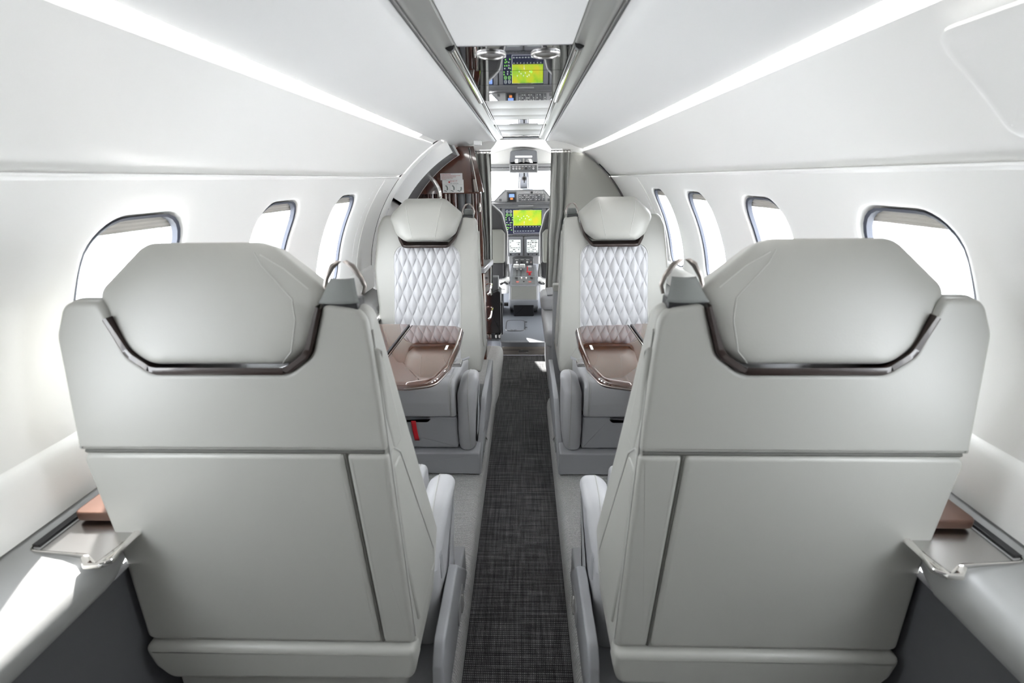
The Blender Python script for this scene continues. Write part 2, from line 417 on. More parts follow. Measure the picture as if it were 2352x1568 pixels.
# cove light strips
for s, side in ((-1, 'left'), (1, 'right')):
    yend = 2.0 if s < 0 else 3.03
    bm = bmesh.new()
    sheet(bm, [[Vector((s * (a - (0.775 - RR(y))), y, z)) for y in [.25 + (yend - .25) * j / 20 for j in range(21)]] for a, z in ((0.4145, 1.3655), (0.41, 1.370), (0.40, 1.3755), (0.3925, 1.379))])
    o = link_bm('ceiling_light', bm, STRIPM)
    setp(o, 'continuous white LED strip recessed along the %s ceiling edge' % side, 'ceiling light', 'cove lights')
    if s < 0:
        bm = bmesh.new(); sheet(bm, [[Vector((-a, y, z)) for y in (2.0, 2.16, 2.32)] for a, z in ((0.4125, 1.3610), (0.40, 1.3665), (0.3925, 1.3705))])
        setp(link_bm('trim_9', bm, WHITE), kind='structure')

# service panels in the middle of the ceiling
def plate(name, y0, y1, hw, z0, material, root, th=0.012, r=0.002):
    return mkbox(name, (-hw, hw, y0, y1, z0, z0 + th), material, root, r)
t = empty('service_panel', (0, -0.3, 1.434), 'large plain light grey ceiling panel directly above the near seats', 'ceiling panel', 'service panels along the ceiling')
mkbox('panel', (-.109, .109, -.4, 0.33, 1.434, 1.446), CEIL, t, 0.002, t.location)
mkbox('panel', (-.109, .109, 0.335, 0.985, 1.434, 1.446), CEIL, t, 0.002, t.location)
t = empty('service_panel', (0, 0.99, 1.434), 'mirror-polished smoked ceiling panel with two round reading lights', 'ceiling panel', 'service panels along the ceiling')
for a, b in ((.991, 1.196), (1.199, 1.364), (1.367, 1.625)): mkbox('mirror_plate', (-.107, .107, a, b, 1.4345, 1.444), MIRROR, t, 0.0, t.location)
for x in (-.048, .061):
    bm = bmesh.new(); tube(bm, [Vector((x + .027 * math.cos(a / 24 * 2 * PI), .06 + .027 * math.sin(a / 24 * 2 * PI), -.001)) for a in range(24)], .003, 8, True)
    rl = link_bm('reading_light', bm, SATIN, t)
    bm = bmesh.new(); cyl(bm, (x, .06, -.002), .021, .003, 'z', 24); link_bm('lens', bm, BROWNTRIM, rl)
for s in (-1, 1):
    bm = bmesh.new(); tube(bm, [Vector((s * .121, y, .0)) for y in (.0, .2, .4, .63)], .0085, 10); link_bm('rail_cover', bm, CHROME, t)
    bm = bmesh.new(); tube(bm, [Vector((s * .121, y, .0)) for y in (-.012, .0)], .0095, 10); link_bm('end_cap', bm, BLACK, t)
def svc(y0, y1, label, seams, mt=CEIL):
    t = empty('service_panel', (0, y0, 1.434), label, 'ceiling panel', 'service panels along the ceiling')
    e = [y0] + seams + [y1]
    for a, b in zip(e, e[1:]): mkbox('panel', (-.107, .107, a + .002, b - .002, 1.4345, 1.444), mt, t, 0.001, t.location)
    for s in (-1, 1): mkbox('side_bead', (s * .117 - .004, s * .117 + .004, y0 + .002, y1 - .002, 1.430, 1.44), RAIL, t, 0.002, t.location)
svc(1.63, 2.12, 'brushed grey ceiling panel just ahead of the mirror panel, with two seams', [1.80, 1.98], mt=mat('panel_grey', (0.62, 0.62, 0.60), 0.4))
t = empty('service_panel', (0, 2.125, 1.434), 'narrow mirror-polished ceiling strip between two plain panels', 'ceiling panel', 'service panels along the ceiling')
mkbox('mirror_plate', (-.107, .107, 2.125, 2.30, 1.4345, 1.444), MIRROR, t, 0.0, t.location)
svc(2.31, 2.84, 'brushed grey ceiling panel nearest the cockpit opening', [2.55], mt=bpy.data.materials['panel_grey'])
t = empty('service_panel', (0, 2.845, 1.434), 'short chrome and black ceiling strip at the cockpit opening', 'ceiling panel', 'service panels along the ceiling')
mkbox('mirror_plate', (-.107, .107, 2.85, 3.0, 1.4345, 1.444), CHROME, t, 0.001, t.location)
mkbox('edge_bar', (-.107, .107, 3.0, 3.06, 1.432, 1.444), GREYM, t, 0.001, t.location)

setp(mkbox('trim_15', (-.17, .17, Y0, 3.09, 1.462, 1.47), CEIL), kind='structure')  # unseen backing plate, added to stop sky light leaking past the panels
# lower side lining lip and the ends of the window panels
for k_, (s, ye) in enumerate(((-1, 2.32), (1, 3.06))):
    bm = bmesh.new(); sheet(bm, [[Vector((s * (wx(y, z) - o_), y, z)) for y in [Y0 + (ye - Y0) * j / 40 for j in range(41)]] for z, o_ in ((.790, -.001), (.786, .004), (.780, .008), (.770, .0105), (.755, .0115), (.72, .0115), (.676, .010))])
    setp(link_bm('trim_%d' % (16 + k_), bm, WHITE, recalc=False), kind='structure')
    yv = 2.105 if s < 0 else 2.47
    pts_ = [Vector((s * (wx(yv, z) - .0005), yv - .02 * max(0, (1.0 - z)), z)) for z in [.80 + .395 * q / 20 for q in range(21)]] + [Vector((s * (wx(0, 1.203) - .0005), yv - .012, 1.2035))]
    setp(link_bm('trim_%d' % (18 + k_), tube(bmesh.new(), pts_, .0028, 6), WHITE), kind='structure')
# hatch outline in the upper right side panel
bm = bmesh.new()
P = lambda y, z, off: Vector((wx(y, z, off), y, z))
hp = fillet([(-.12, 1.232), (.541, 1.232), (.541, 1.333), (-.12, 1.333)], [.02, .02, .032, .02], 12)
hp2 = []
for a, b in zip(hp, hp[1:] + hp[:1]):
    k_ = max(1, int((b - a).length / .012)); hp2 += [a.lerp(b, q / k_) for q in range(k_)]
HN = normals2(hp2)
rg = [(-.002, -0.002), (0, -0.012), (.0015, -0.0175), (.004, -0.0205), (.008, -0.022), (.013, -0.0222), (.018, -0.0215)]
vs = [[bm.verts.new(P(p.x - q.x * g_, p.y - q.y * g_, o)) for p, q in zip(hp2, HN)] for g_, o in rg]
for A, B in zip(vs, vs[1:]):
    for k in range(len(hp2)): bm.faces.new((A[k], A[(k + 1) % len(hp2)], B[(k + 1) % len(hp2)], B[k]))
# curved face: rows across the height
lo = [(-.102 + (.523 + .102) * k / 20) for k in range(21)]
sheet(bm, [[P(y, 1.250 + (1.315 - 1.250) * q / 8, -.0215) for y in lo] for q in range(9)])
bm.faces.new(vs[-1])
setp(link_bm('emergency_hatch', bm, WHITE), 'white rounded hatch cover in the upper right side wall', 'hatch')

# ------------------------------------------------------------------ floor
mk = mkbox('floor', (-.20, .20, Y0, 3.06, -.03, 0.0), CARPETD); setp(mk, kind='structure')
def platform(name, s, y1, yo=None):
    bm = bmesh.new(); prof = [(.142, 0.0), (.140, .03), (.142, .065), (.150, .088), (.164, .0985), (.185, .101), (.40, .101), (.79, .101), (.79, -.03), (.142, -.03)]
    ys = [Y0 + (y1 - Y0) * j / 30 for j in range(31)]
    g = [[Vector((s * (a - (0.012 if y > 2.4 and a < .2 and s < 0 else 0)), y, z)) for y in ys] for a, z in prof + prof[:1]]
    sheet(bm, g)
    bm.faces.new([v for v in [bm.verts.new(Vector((s * a, y1, z))) for a, z in prof]])
    o = link_bm(name, bm, CARPETL); setp(o, kind='structure')
platform('trim_3', -1, 2.98); platform('trim_4', 1, 2.2)
o = mkbox('trim_5', (.172, .79, 2.2, 3.06, -.03, 0.001), CARPETD); setp(o, kind='structure')
o = mkbox('trim_6', (.168, .172, 2.2, 3.06, -.02, 0.03), SATIN); setp(o, kind='structure')
o = mkbox('wall_aft', (-.8, .8, Y0 - .05, Y0, -.03, 1.5), AFTW); setp(o, kind='structure')  # unseen bulkhead, set close and grey to tune light on the seat backs
# step up to the cockpit
STEPW = ribbed(varied(mat('grey_wood_step', (0.2, 0.17, 0.15), 0.5), (0.10, 0.085, 0.075), (0.26, 0.23, 0.20), 12, (0.15, 1, 3)), (0, 0, 250), 0.4)
t = empty('cockpit_step', (0.015, 3.07, 0), 'grey-brown wood grain step with a grey top edge at the cockpit entrance', 'step')
mkbox('riser', (-.14, .172, 3.062, 3.085, 0.001, .066), STEPW, t, 0, t.location)
mkbox('nosing', (-.15, .176, 3.055, 3.09, .066, .101), GREYM, t, 0.004, t.location)
mkbox('latch_plate', (-.02, .05, 3.058, 3.0625, .02, .042), SATIN, t, 0.001, t.location)
FLC = mat('cockpit_floor_mat', (0.12, 0.13, 0.15), 0.6, bump=(200, 0.1))
o = mkbox('trim_7', (-.6, .6, 3.085, 4.9, -.02, .1), FLC); setp(o, kind='structure')
t = empty('floor_hatch', (-.05, 3.45, .1), 'rounded hatch cover with latches set into the cockpit floor', 'hatch')
bm = bmesh.new(); tube(bm, [Vector((x, y, 0.0015)) for x, y in fillet([(-.075, -.14), (.075, -.14), (.075, .14), (-.075, .14)], .05, 6)], .003, 6, True); link_bm('seal', bm, BLACK, t)
bm = bmesh.new(); pillow(bm, fillet([(-.073, -.138), (.073, -.138), (.073, .138), (-.073, .138)], .05, 6), 0.0, 0.0015, 0, 0, lambda a, b, d: Vector((a, b, d)), 1); link_bm('cover', bm, FLC, t)
for x, y in ((-.03, -.12), (.0, -.12), (.085, .08), (.085, -.06)):
    bm = bmesh.new(); box(bm, x - .008, x + .008, y - .006, y + .006, 0.001, .005); link_bm('latch', bm, CHROME, t, smooth=False)

# ------------------------------------------------------------------ side consoles
for s, side in ((-1, 'left'), (1, 'right')):
    t = empty('side_console', (s * .7, Y0, 0.1), 'long grey armrest ledge with a recessed tray under the %s windows' % side, 'console', 'side ledges')
    y1 = 2.30 if s < 0 else 3.0
    bm = bmesh.new(); ys = [Y0 + (y1 - Y0) * j / 120 for j in range(121)]
    pr = [(.775, .600), (.7735, .676), (.765, .670), (.752, .664), (.72, .6605), (.685, .6585), (.662, .655), (.646, .648), (.636, .638), (.631, .626), (.631, .612), (.634, .604), (.640, .600)]
    def tray(y, a, z):
        # tray hollow: lowers the top between the rims
        return z
    def lip(a, y): return a + max(0, min(1, (y - .535) / .06)) * .026 * max(0, min(1, (.70 - a) / .05))
    sheet(bm, [[Vector((s * lip(a, y), y, z)) - t.location for y in ys] for a, z in pr])
    link_bm('ledge', bm, SIDE, t)
    bm = bmesh.new(); sheet(bm, [[Vector((s * a, y, z)) - t.location for y in ys] for a, z in ((.640, .600), (.658, .597), (.661, .592), (.664, .45), (.668, .25), (.668, .1015), (.76, .1015))])
    link_bm('side_panel', bm, GREYD if s > 0 else GREYD, t)
    # tray
    tr = bmesh.new()
    ol = fillet([(.757, .538), (.652, .530), (.622, .512), (.607, .522), (.622, .60), (.660, .78), (.757, .78)], [.02, .03, .012, .01, .03, .01, .01], 5)
    pillow(tr, ol, .655, .6625, .001, .002, lambda a, b, d: Vector((s * a, b, d)) - t.location, 2)
    tray_o = link_bm('tray', tr, SATIN, t)
    bm = bmesh.new(); tube(bm, [Vector((s * a, b, .6635)) - t.location for a, b in ol], .0022, 8, True); link_bm('rim', bm, CHROME, tray_o)
    bm = bmesh.new(); box(bm, s * .748 - .006, s * .748 + .006, .545, .78, .66, .668, 0.001); 
    for v in bm.verts: v.co -= t.location
    link_bm('slot', bm, BLACK, tray_o)
    bm = bmesh.new(); tube(bm, [Vector((s * a, y, z)) - t.location for a, y, z in ((.650, .524, .664), (.634, .510, .664), (.622, .512, .661), (.615, .55, .661), (.612, .62, .661))], .0055, 8); link_bm('handle', bm, CHROME, tray_o)
    # stowed table in its slot
    tb = empty('stowed_table', (s * .7, .60, .667), ('sunlit' if s < 0 else 'shaded') + ' brown wood table end stowed in the %s ledge' % side, 'table')
    bm = bmesh.new(); pillow(bm, fillet([(.735, .598), (.640, .598), (.640, .83), (.735, .83)], [.014, .02, .01, .01], 5), .0, .016, .002, .003, lambda a, b, d: Vector((s * a - s * .7, b - .60, d + .001)), 3)
    MW = varied(mat('satin_wood_%s' % side, (0.3, 0.13, 0.07), 0.35), (0.075, 0.038, 0.027), (0.125, 0.062, 0.042), 10, (1, 0.2, 1)) if s < 0 else bpy.data.materials['satin_wood_left']
    link_bm('table_top', bm, MW, tb)

# ------------------------------------------------------------------ passenger seats
def make_seat(cx, y0, ms, rot, label, pan_front, arm_front, tag=None):
    """ms = +1 when the aisle lies at local +x; y grows towards the seat's front"""
    R = empty('passenger_seat', (cx, y0, 0.101), label, 'seat', 'passenger seats')
    R.rotation_euler = (0, 0, rot)
    T = lambda x, y, z: Vector((ms * x, y, z - 0.101))
    yr = lambda z: 0.0556 * (z - 1.03)
    yf = lambda z: 0.052 + (1.0 - z) * 0.32
    # ---- shell
    OL = fillet([(.226, 1.033), (.229, .97), (.235, .80), (.251, .42), (.246, .36), (-.205, .36), (-.226, .43), (-.228, .65), (-.247, .81), (-.228, .995), (-.205, 1.046), (-.148, 1.046),
                 (-.126, .966), (-.095, .941), (.100, .941), (.136, .968), (.160, 1.043)],
                [.026, .05, 0, .03, .02, .03, .02, .05, .05, .05, .03, .026, .03, .03, .03, .03, .024], 8)
    def fn(a, b, d): return T(a, yr(b) + (yf(b) - yr(b)) * d, b)
    bm = bmesh.new()
    P = [Vector(p) for p in OL]; Nn = normals2(P)
    def thick(z): return yf(z) - yr(z)
    rings = []
    for k in range(6): t = k / 5 * PI / 2; rings.append((.012 * (1 - math.sin(t)), 'r', .012 * (1 - math.cos(t)) + .006))
    for k in range(6): t = k / 5 * PI / 2; rings.append((.015 * (1 - math.cos(t)), 'f', .018 * (1 - math.sin(t))))
    rings.insert(0, (.0132, 'r', .006)); rings.append((.0165, 'f', 0.0))
    prev = None; first = None
    for o, kk, dd in rings:
        vs = []
        for p, nn in zip(P, Nn):
            a, b = p.x - nn.x * o, p.y - nn.y * o
            y = yr(b) + dd if kk == 'r' else yf(b) - dd
            vs.append(bm.verts.new(T(a, y, b)))
        if prev:
            for i in range(len(vs)): bm.faces.new((prev[i], prev[(i + 1) % len(vs)], vs[(i + 1) % len(vs)], vs[i]))
        else: first = vs
        prev = vs
    bm.faces.new(first[::-1]); bm.faces.new(prev)
    link_bm('backrest', bm, LEATHER, R)
    # ---- rear panels
    def rear(name, ol, mtl=LEATHER, out=.0, th=.014, r=.007, parent=R):
        bm = bmesh.new(); pillow(bm, ol, -out, th, r, 0, lambda a, b, d: T(a, yr(b) + d, b), 5); return link_bm(name, bm, mtl, parent)
    up = fillet([(.222, 1.031), (.2275, .97), (.234, .8115), (-.246, .8115), (-.2455, .82), (-.227, .995), (-.203, 1.044), (-.151, 1.044),
                 (-.129, .963), (-.097, .937), (.102, .937), (.139, .965), (.164, 1.041)], [.028, .05, .009, .014, .0, .05, .03, .016, .03, .03, .03, .03, .016], 8)
    rear('upper_back_panel', up)
    rear('lower_back_panel', fillet([(.166, .806), (.192, .436), (-.226, .436), (-.227, .62), (-.244, .806)], [.009, .010, .014, .05, .016], 6))
    rear('back_side_strip', fillet([(.171, .806), (.2345, .806), (.2495, .436), (.1965, .436)], .009, 5))
    rear('lower_back_band', fillet([(.252, .431), (.254, .40), (.245, .362), (-.195, .355), (-.220, .385), (-.232, .431)], [.014, .02, .02, .03, .03, .014], 7), out=.010, th=.02, r=.011)
    sm_ = mat('seam_shadow', (.10, .10, .09), .8) if 'seam_shadow' not in bpy.data.materials else bpy.data.materials['seam_shadow']
    link_bm('back_seam', tube(bmesh.new(), [T(x, yr(.809) + .0055, .809) for x in (-.238, -.1, .1, .229)], .0032, 6), sm_, R)
    link_bm('back_seam', tube(bmesh.new(), [T(x, yr(z) + .0055, z) for x, z in ((.1685, .806), (.1945, .436))], .0028, 6), sm_, R)
    # ---- notch trim
    nt_ = fillet([(.160, 1.036), (.137, .967), (.101, .941), (-.096, .941), (-.127, .966), (-.146, 1.02)], [0, .03, .03, .03, .03, 0], 6, closed=False)
    bm = bmesh.new(); rows = []
    for k, p in enumerate(nt_):
        t = min(1, max(0, (1.03 - p.y) / .07)); a = .0045
        nx = Vector((0, 1)) if abs(p.x) < .1 else Vector((-math.copysign(.85, p.x), .5))
        q = p + nx * (.004 + .004 * t); q0 = p - nx * .0035
        yy0, yy1 = yr(p.y) - .0055, yf(p.y) + .003 + .045 * max(0, min(1, (.975 - p.y) / .03))
        dz = .026 * max(0, min(1, (.985 - p.y) / .035))
        rows.append([T(q0.x, yy0 + .002, q0.y), T(p.x, yy0, p.y), T(q.x, yy0 + .001, q.y), T(q.x, yy1, q.y - dz), T(p.x, yy1 + .001, p.y - dz), T(q0.x, yy1 - .001, q0.y - dz), T(q0.x, yf(p.y) - .002, q0.y - dz * .6), T(q0.x, yy0 + .002, q0.y)])
    sheet(bm, rows); link_bm('headrest_trim', bm, BROWNTRIM, R)
    # ---- headrest
    hr0 = lambda z: -.012 + max(0, z - .96) * .22
    hf0 = lambda z: .158 - (z - .93) * .30
    HO = fillet([(.169, 1.054), (.141, .978), (.103, .949), (-.103, .949), (-.141, .978), (-.169, 1.054), (-.088, 1.126), (.088, 1.126)], [.03, .05, .04, .04, .05, .03, .045, .045], 8)
    bm = bmesh.new()
    cz = 1.025; prev = None; NR = 14
    def ringv(k, f):
        """f runs from 0 at the rear face to 1 at the front face"""
        out = []
        for p in HO:
            tp = 1 - .105 * max(0, f - .1)
            x, b = p.x * k * tp, cz + (p.y - cz) * k * tp
            y = hr0(b) + (hf0(b) - hr0(b)) * f
            out.append(bm.verts.new(T(x, y, b - .15 * max(0, y))))
        return out
    ks = [math.sin(PI / 2 * (q + .35) / NR) for q in range(NR)]
    pr_ = lambda k, e: (max(0, 1 - k ** e)) ** (1 / 2.2)
    rings = [ringv(k, .17 * (1 - pr_(k, 9.0))) for k in ks] + [ringv(1.0, f) for f in (.17, .28, .40, .52)] + [ringv(k, .55 + .45 * pr_(k, 5.0)) for k in ks[::-1]]
    for A, B in zip(rings, rings[1:]):
        for q in range(len(A)): bm.faces.new((A[q], A[(q + 1) % len(A)], B[(q + 1) % len(A)], B[q]))
    for ring, yc in ((rings[0], hr0(cz)), (rings[-1], hf0(cz))):
        cv = bm.verts.new(T(0, yc, cz - .15 * max(0, yc)))
        for q in range(len(ring)): bm.faces.new((ring[q], ring[(q + 1) % len(ring)], cv))
    bmesh.ops.recalc_face_normals(bm, faces=bm.faces[:])
    bvh = BVHTree.FromBMesh(bm)
    hd = link_bm('headrest', bm, LEATHER, R)
    for sg in (-1, 1):
        L = surf_line(bvh, [T(sg * .080, .5, 1.104), T(sg * .066, .5, 1.03), T(sg * .048, .5, .95)], (0, -1, 0), .0)
        if len(L) > 3: link_bm('seam', tube(bmesh.new(), L, .0014, 6), SEAM, hd)
    for pts in ([(.070, 1.108), (.080, 1.09), (.120, 1.045), (.122, 1.015), (.112, .972), (.09, .948)], [(.078, 1.105), (.110, 1.085), (.142, 1.058)]):
        L = surf_line(bvh, [T(x, -.5, z) for x, z in pts], (0, 1, 0), .0)
        if len(L) > 3: link_bm('seam', tube(bmesh.new(), L, .0009, 6), SEAM, hd)
    # ---- quilted front
    qz0, qz1, qh = .40, .920, .152
    NX, NZ = (170, 340) if tag is not None else (40, 80)
    def inq(x, z):
        r = .06
        if z > qz1 - r and abs(x) > qh - r:
            return math.hypot(z - (qz1 - r), abs(x) - (qh - r)) <= r
        return abs(x) <= qh
    bm = bmesh.new(); V = {}
    DW, DH = .0445, .105
    for i in range(NZ + 1):
        z = qz0 + (qz1 - qz0) * i / NZ
        dz = max(0, z - (qz1 - .06)); hw = qh - (.06 - math.sqrt(max(0, .06 ** 2 - dz ** 2)))
        for j in range(NX + 1):
            x = -hw + 2 * hw * j / NX
            u = x / DW + (z - .45) / DH; v = x / DW - (z - .45) / DH
            p_ = abs(math.sin(PI * u) * math.sin(PI * v)) ** .55
            e = min(1, min(qh - abs(x), .02) / .012, (hw - abs(x)) / .008 if hw < qh else 9)
            e = max(0, e)
            V[i, j] = bm.verts.new(T(x, yf(z) + .0006 + .0115 * p_ * e, z))
    for i in range(NZ):
        for j in range(NX): bm.faces.new((V[i, j], V[i, j + 1], V[i + 1, j + 1], V[i + 1, j]))
    o = link_bm('quilted_panel', bm, LEATHER2, R)
    bm = bmesh.new(); bo = fillet([(-qh - .001, .45), (-qh - .001, qz1 + .001), (qh + .001, qz1 + .001), (qh + .001, .45)], [0, .06, .06, 0], 8, closed=False)
    tube(bm, [T(p.x, yf(p.y) + .0005, p.y) for p in bo], .0022, 6); link_bm('panel_piping', bm, SEAM, R)
    # ---- aisle side pad
    def sx(z): return .229 + (.80 - z) * .05 if z < .8 else .2285
    bm = bmesh.new(); ol = fillet([(.004, .975), (.016, .97), (.058, .84), (.068, .79), (.020, .79), (.006, .86)], [.008, .01, .01, .01, .01, .01], 4)
    def sp(a, b, d): return T(sx(b) + d, a, b)
    pillow(bm, ol, -.01, .0075, 0, .006, sp, 4); link_bm('side_pad', bm, LEATHER, R)
    bm = bmesh.new(); ol = fillet([(.004, .775), (.045, .775), (.150, .47), (.140, .445), (.000, .445), (-.012, .60)], [.012, .02, .02, .015, .015, .01], 4)
    pillow(bm, ol, -.01, .0075, 0, .006, sp, 4); link_bm('side_pad', bm, LEATHER, R)
    link_bm('side_seam', tube(bmesh.new(), [T(sx(p.y) + .0068, p.x, p.y) for p in fillet([(.000, .795), (.012, .806), (.046, .775), (.150, .47), (.136, .447), (.110, .452)], [0, .015, .03, .02, .01, 0], 8, closed=False)], .0015, 6), SEAM, R)
    link_bm('edge_piping', tube(bmesh.new(), [T(x, yr(z) + .012, z) for x, z in ((.2275, 1.0), (.2290, .95), (.2325, .86), (.2355, .80), (.243, .62), (.2505, .44))], .0014, 6), SEAM, R)
    # ---- seat pan
    pb = .13
    bm = bmesh.new(); ol = fillet([(pb, .355), (pan_front - .012, .355), (pan_front, .42), (pan_front - .005, .503), (pan_front - .25, .470), (pb, .40)], [.01, .015, .05, .035, .1, .01], 7)
    pillow(bm, ol, -.205, .187, .012, .012, lambda a, b, d: T(d, a, b), 4); link_bm('seat_cushion', bm, LEATHER2, R)
    # quilted top insert
    bm = bmesh.new(); g = []
    q0, q1 = .24, pan_front - .07
    def pz(y):
        return .503 + (.470 - .503) * min(1, max(0, (pan_front - .03 - y) / .22)) if y > pan_front - .25 else .470 + (.40 - .470) * (pan_front - .25 - y) / max(.01, pan_front - .25 - pb)
    for i in range(61):
        y = q0 + (q1 - q0) * i / 60; row = []
        for j in range(61):
            x = -.18 + .34 * j / 60
            u = x / .06 + y / .1; v = x / .06 - y / .1
            row.append(T(x, y, pz(y) - .003 + .008 * abs(math.sin(PI * u) * math.sin(PI * v)) ** .45 * min(1, (q1 - y) / .02)))
        g.append(row)
    sheet(bm, g); link_bm('quilted_insert', bm, LEATHER2, R)
    bm = bmesh.new(); tube(bm, [T(.166, p.x, p.y) for p in fillet([(pan_front - .010, .362), (pan_front, .42), (pan_front - .005, .503), (pan_front - .12, .487)], [0, .05, .035, 0], 7, closed=False)], .0012, 6)
    tube(bm, [T(.172, p.x, p.y) for p in fillet([(pan_front - .010, .362), (pan_front, .42), (pan_front - .005, .503), (pan_front - .12, .487)], [0, .05, .035, 0], 7, closed=False)], .0012, 6)
    link_bm('piping', bm, SEAM, R)
    # ---- armrests
    def arm(x0, x1, name='armrest'):
        bm = bmesh.new(); f = arm_front
        r_ = f - .24
        ol = fillet([(r_, .21), (f - .015, .21), (f, .30), (f + .002, .46), (f - .03, .528), (f - .12, .508), (r_, .42)], [.01, .012, .05, .05, .035, .1, .02], 7)
        if x0 > x1: x0, x1 = x1, x0
        pillow(bm, ol, x0, x1, .026, .032, lambda a, b, d: T(d + (.026 * max(0, min(1.1, (b - .40) / .12)) ** 2 if d > 0 else 0), a, b), 8); return link_bm(name, bm, LEATHER2, R)  # paler leather stands in for light missing on the arms
    arm(.190, .257)
    bm = bmesh.new(); f = arm_front; ol = fillet([(f - .2, .36), (f - .045, .36), (f - .03, .44), (f - .055, .48), (f - .2, .43)], [.01, .02, .02, .02, .01], 5)
    pillow(bm, ol, .250, .2595, 0, .003, lambda a, b, d: T(d, a, b), 3); link_bm('arm_recess', bm, GREY, R)
    bm = bmesh.new(); tube(bm, [T(.236, p.x, p.y) for p in fillet([(f - .012, .225), (f, .30), (f + .002, .46), (f - .03, .528), (f - .12, .508), (f - .20, .457)], [0, .05, .05, .035, .1, 0], 7, closed=False)], .0012, 6); link_bm('piping', bm, SEAM, R)
    # ---- drawer and plinth
    b0 = pan_front - .02
    bm = bmesh.new(); ol = fillet([(.187, .217), (.187, .352), (.085, .352), (.072, .338), (-.20, .338), (-.20, .217)], [.008, .008, .008, .008, .004, .008], 4)
    pillow(bm, ol, .15, b0, 0, .007, lambda a, b, d: T(a, d, b), 4); link_bm('drawer', bm, GREY, R)
    mkb = bmesh.new(); box(mkb, -.2, .187, .12, b0 - .03, .208, .356); 
    for v in mkb.verts: v.co = T(v.co.x, v.co.y, v.co.z)
    link_bm('drawer_housing', mkb, BLACK, R, smooth=False)
    bm = bmesh.new(); pillow(bm, fillet([(-.20, .112), (.272, .112), (.272, .208), (-.20, .208)], .008, 3), .04, b0 + .022, .004, .006, lambda a, b, d: T(a, d, b), 3); link_bm('plinth', bm, GREY, R)
    for xq, yy in ((.235, b0 - .03), (.235, .12), (-.16, b0 - .03), (-.16, .12)): link_bm('foot', cyl(bmesh.new(), T(xq, yy, .1015), .012, .012, 'z', 12), BLACK, R)
    # skirt with track cover on the aisle side
    bm = bmesh.new(); ol = fillet([(.02, .108), (pan_front + .001, .108), (pan_front - .012, .135), (pan_front - .20, .345), (.04, .345), (.02, .30)], [.006, .006, .01, .02, .02, .02], 4)
    pillow(bm, ol, .252, .274, .002, .006, lambda a, b, d: T(d + (b - .108) * .05, a, b), 4); link_bm('side_skirt', bm, GREY, R)
    bm = bmesh.new(); ol = fillet([(b0 - .18, .14), (b0 - .08, .14), (b0 - .10, .20), (b0 - .18, .20)], .01, 4)
    pillow(bm, ol, .270, .280, 0, .002, lambda a, b, d: T(d, a, b), 2); link_bm('lever_plate', bm, GREYL, R)
    bm = bmesh.new(); tube(bm, [T(.281, b0 - .15, .155), T(.284, b0 - .14, .17), T(.281, b0 - .125, .19)], .004, 6); link_bm('lever', bm, CHROME, R)
    bm = bmesh.new(); pillow(bm, fillet([(-.20, .112), (.20, .112), (.20, .352), (-.20, .352)], .02, 4), -.03, .13, .01, 0, lambda a, b, d: T(a, d, b), 3); link_bm('rear_base', bm, LEATHER, R)
    # ---- belt guide on the shoulder
    bw = bmesh.new()
    g = []
    for k in range(9):
        t = k / 8; hw = .029 - .013 * t ** .8; z = 1.040 + .032 * t; y = .006 + .014 * t
        g.append([T(.186 + .004 * t + (j / 8 - .5) * 2 * hw, y - .006 * math.cos((j / 8 - .5) * PI), z) for j in range(9)])
    sheet(bw, g); o = thicken(link_bm('belt_webbing', bw, WEB, R), .003)
    bm = bmesh.new(); pth = [T(.186 + .033 * math.cos(a), .024, 1.052 + .040 * math.sin(a)) for a in [(-.25 + 1.5 * k / 20) * PI for k in range(21)]]
    pth = [T(.190 + x, .024, 1.048 + z) for x, z in ((-.024, .0), (-.028, .012), (-.024, .024), (-.014, .040), (-.006, .0455), (0, .047), (.006, .0455), (.014, .040), (.024, .024), (.028, .012), (.024, .0))]
    tube(bm, pth, [.0028, .0032, .0034, .0042, .0030, .0026, .0030, .0042, .0034, .0032, .0028], 8); link_bm('belt_loop', bm, BRONZE, R)
    bm = bmesh.new(); box(bm, .162, .212, .004, .034, 1.030, 1.0445, .003)
    for v in bm.verts: v.co = T(v.co.x, v.co.y, v.co.z)
    link_bm('belt_slot', bm, BLACK, R)
    if tag:
        bm = bmesh.new(); y = b0 + .003
        sheet(bm, [[T(x + (1 - z0) * .008, y + .004 * math.sin(z0 * PI) - .001, .252 + .085 * z0) for x in (.012, .018, .024, .030)] for z0 in [k / 6 for k in range(7)]])
        thicken(link_bm('pull_strap', bm, RED, R), .002)['label'] = 'red fabric pull strap'
    return R
NLX = .425
make_seat(-NLX, .600, 1, 0, 'nearest seat on the left, seen from behind, ivory leather with rounded headrest', .43, .37)
make_seat(NLX, .600, -1, 0, 'nearest seat on the right, seen from behind, ivory leather with rounded headrest', .43, .37)
FY = 2.17
make_seat(-NLX, FY, -1, PI, 'white quilted leather seat facing the camera on the left of the aisle', .67, .67, tag=True)
make_seat(NLX, FY, 1, PI, 'white quilted leather seat facing the camera on the right of the aisle', .67, .67, tag=False)

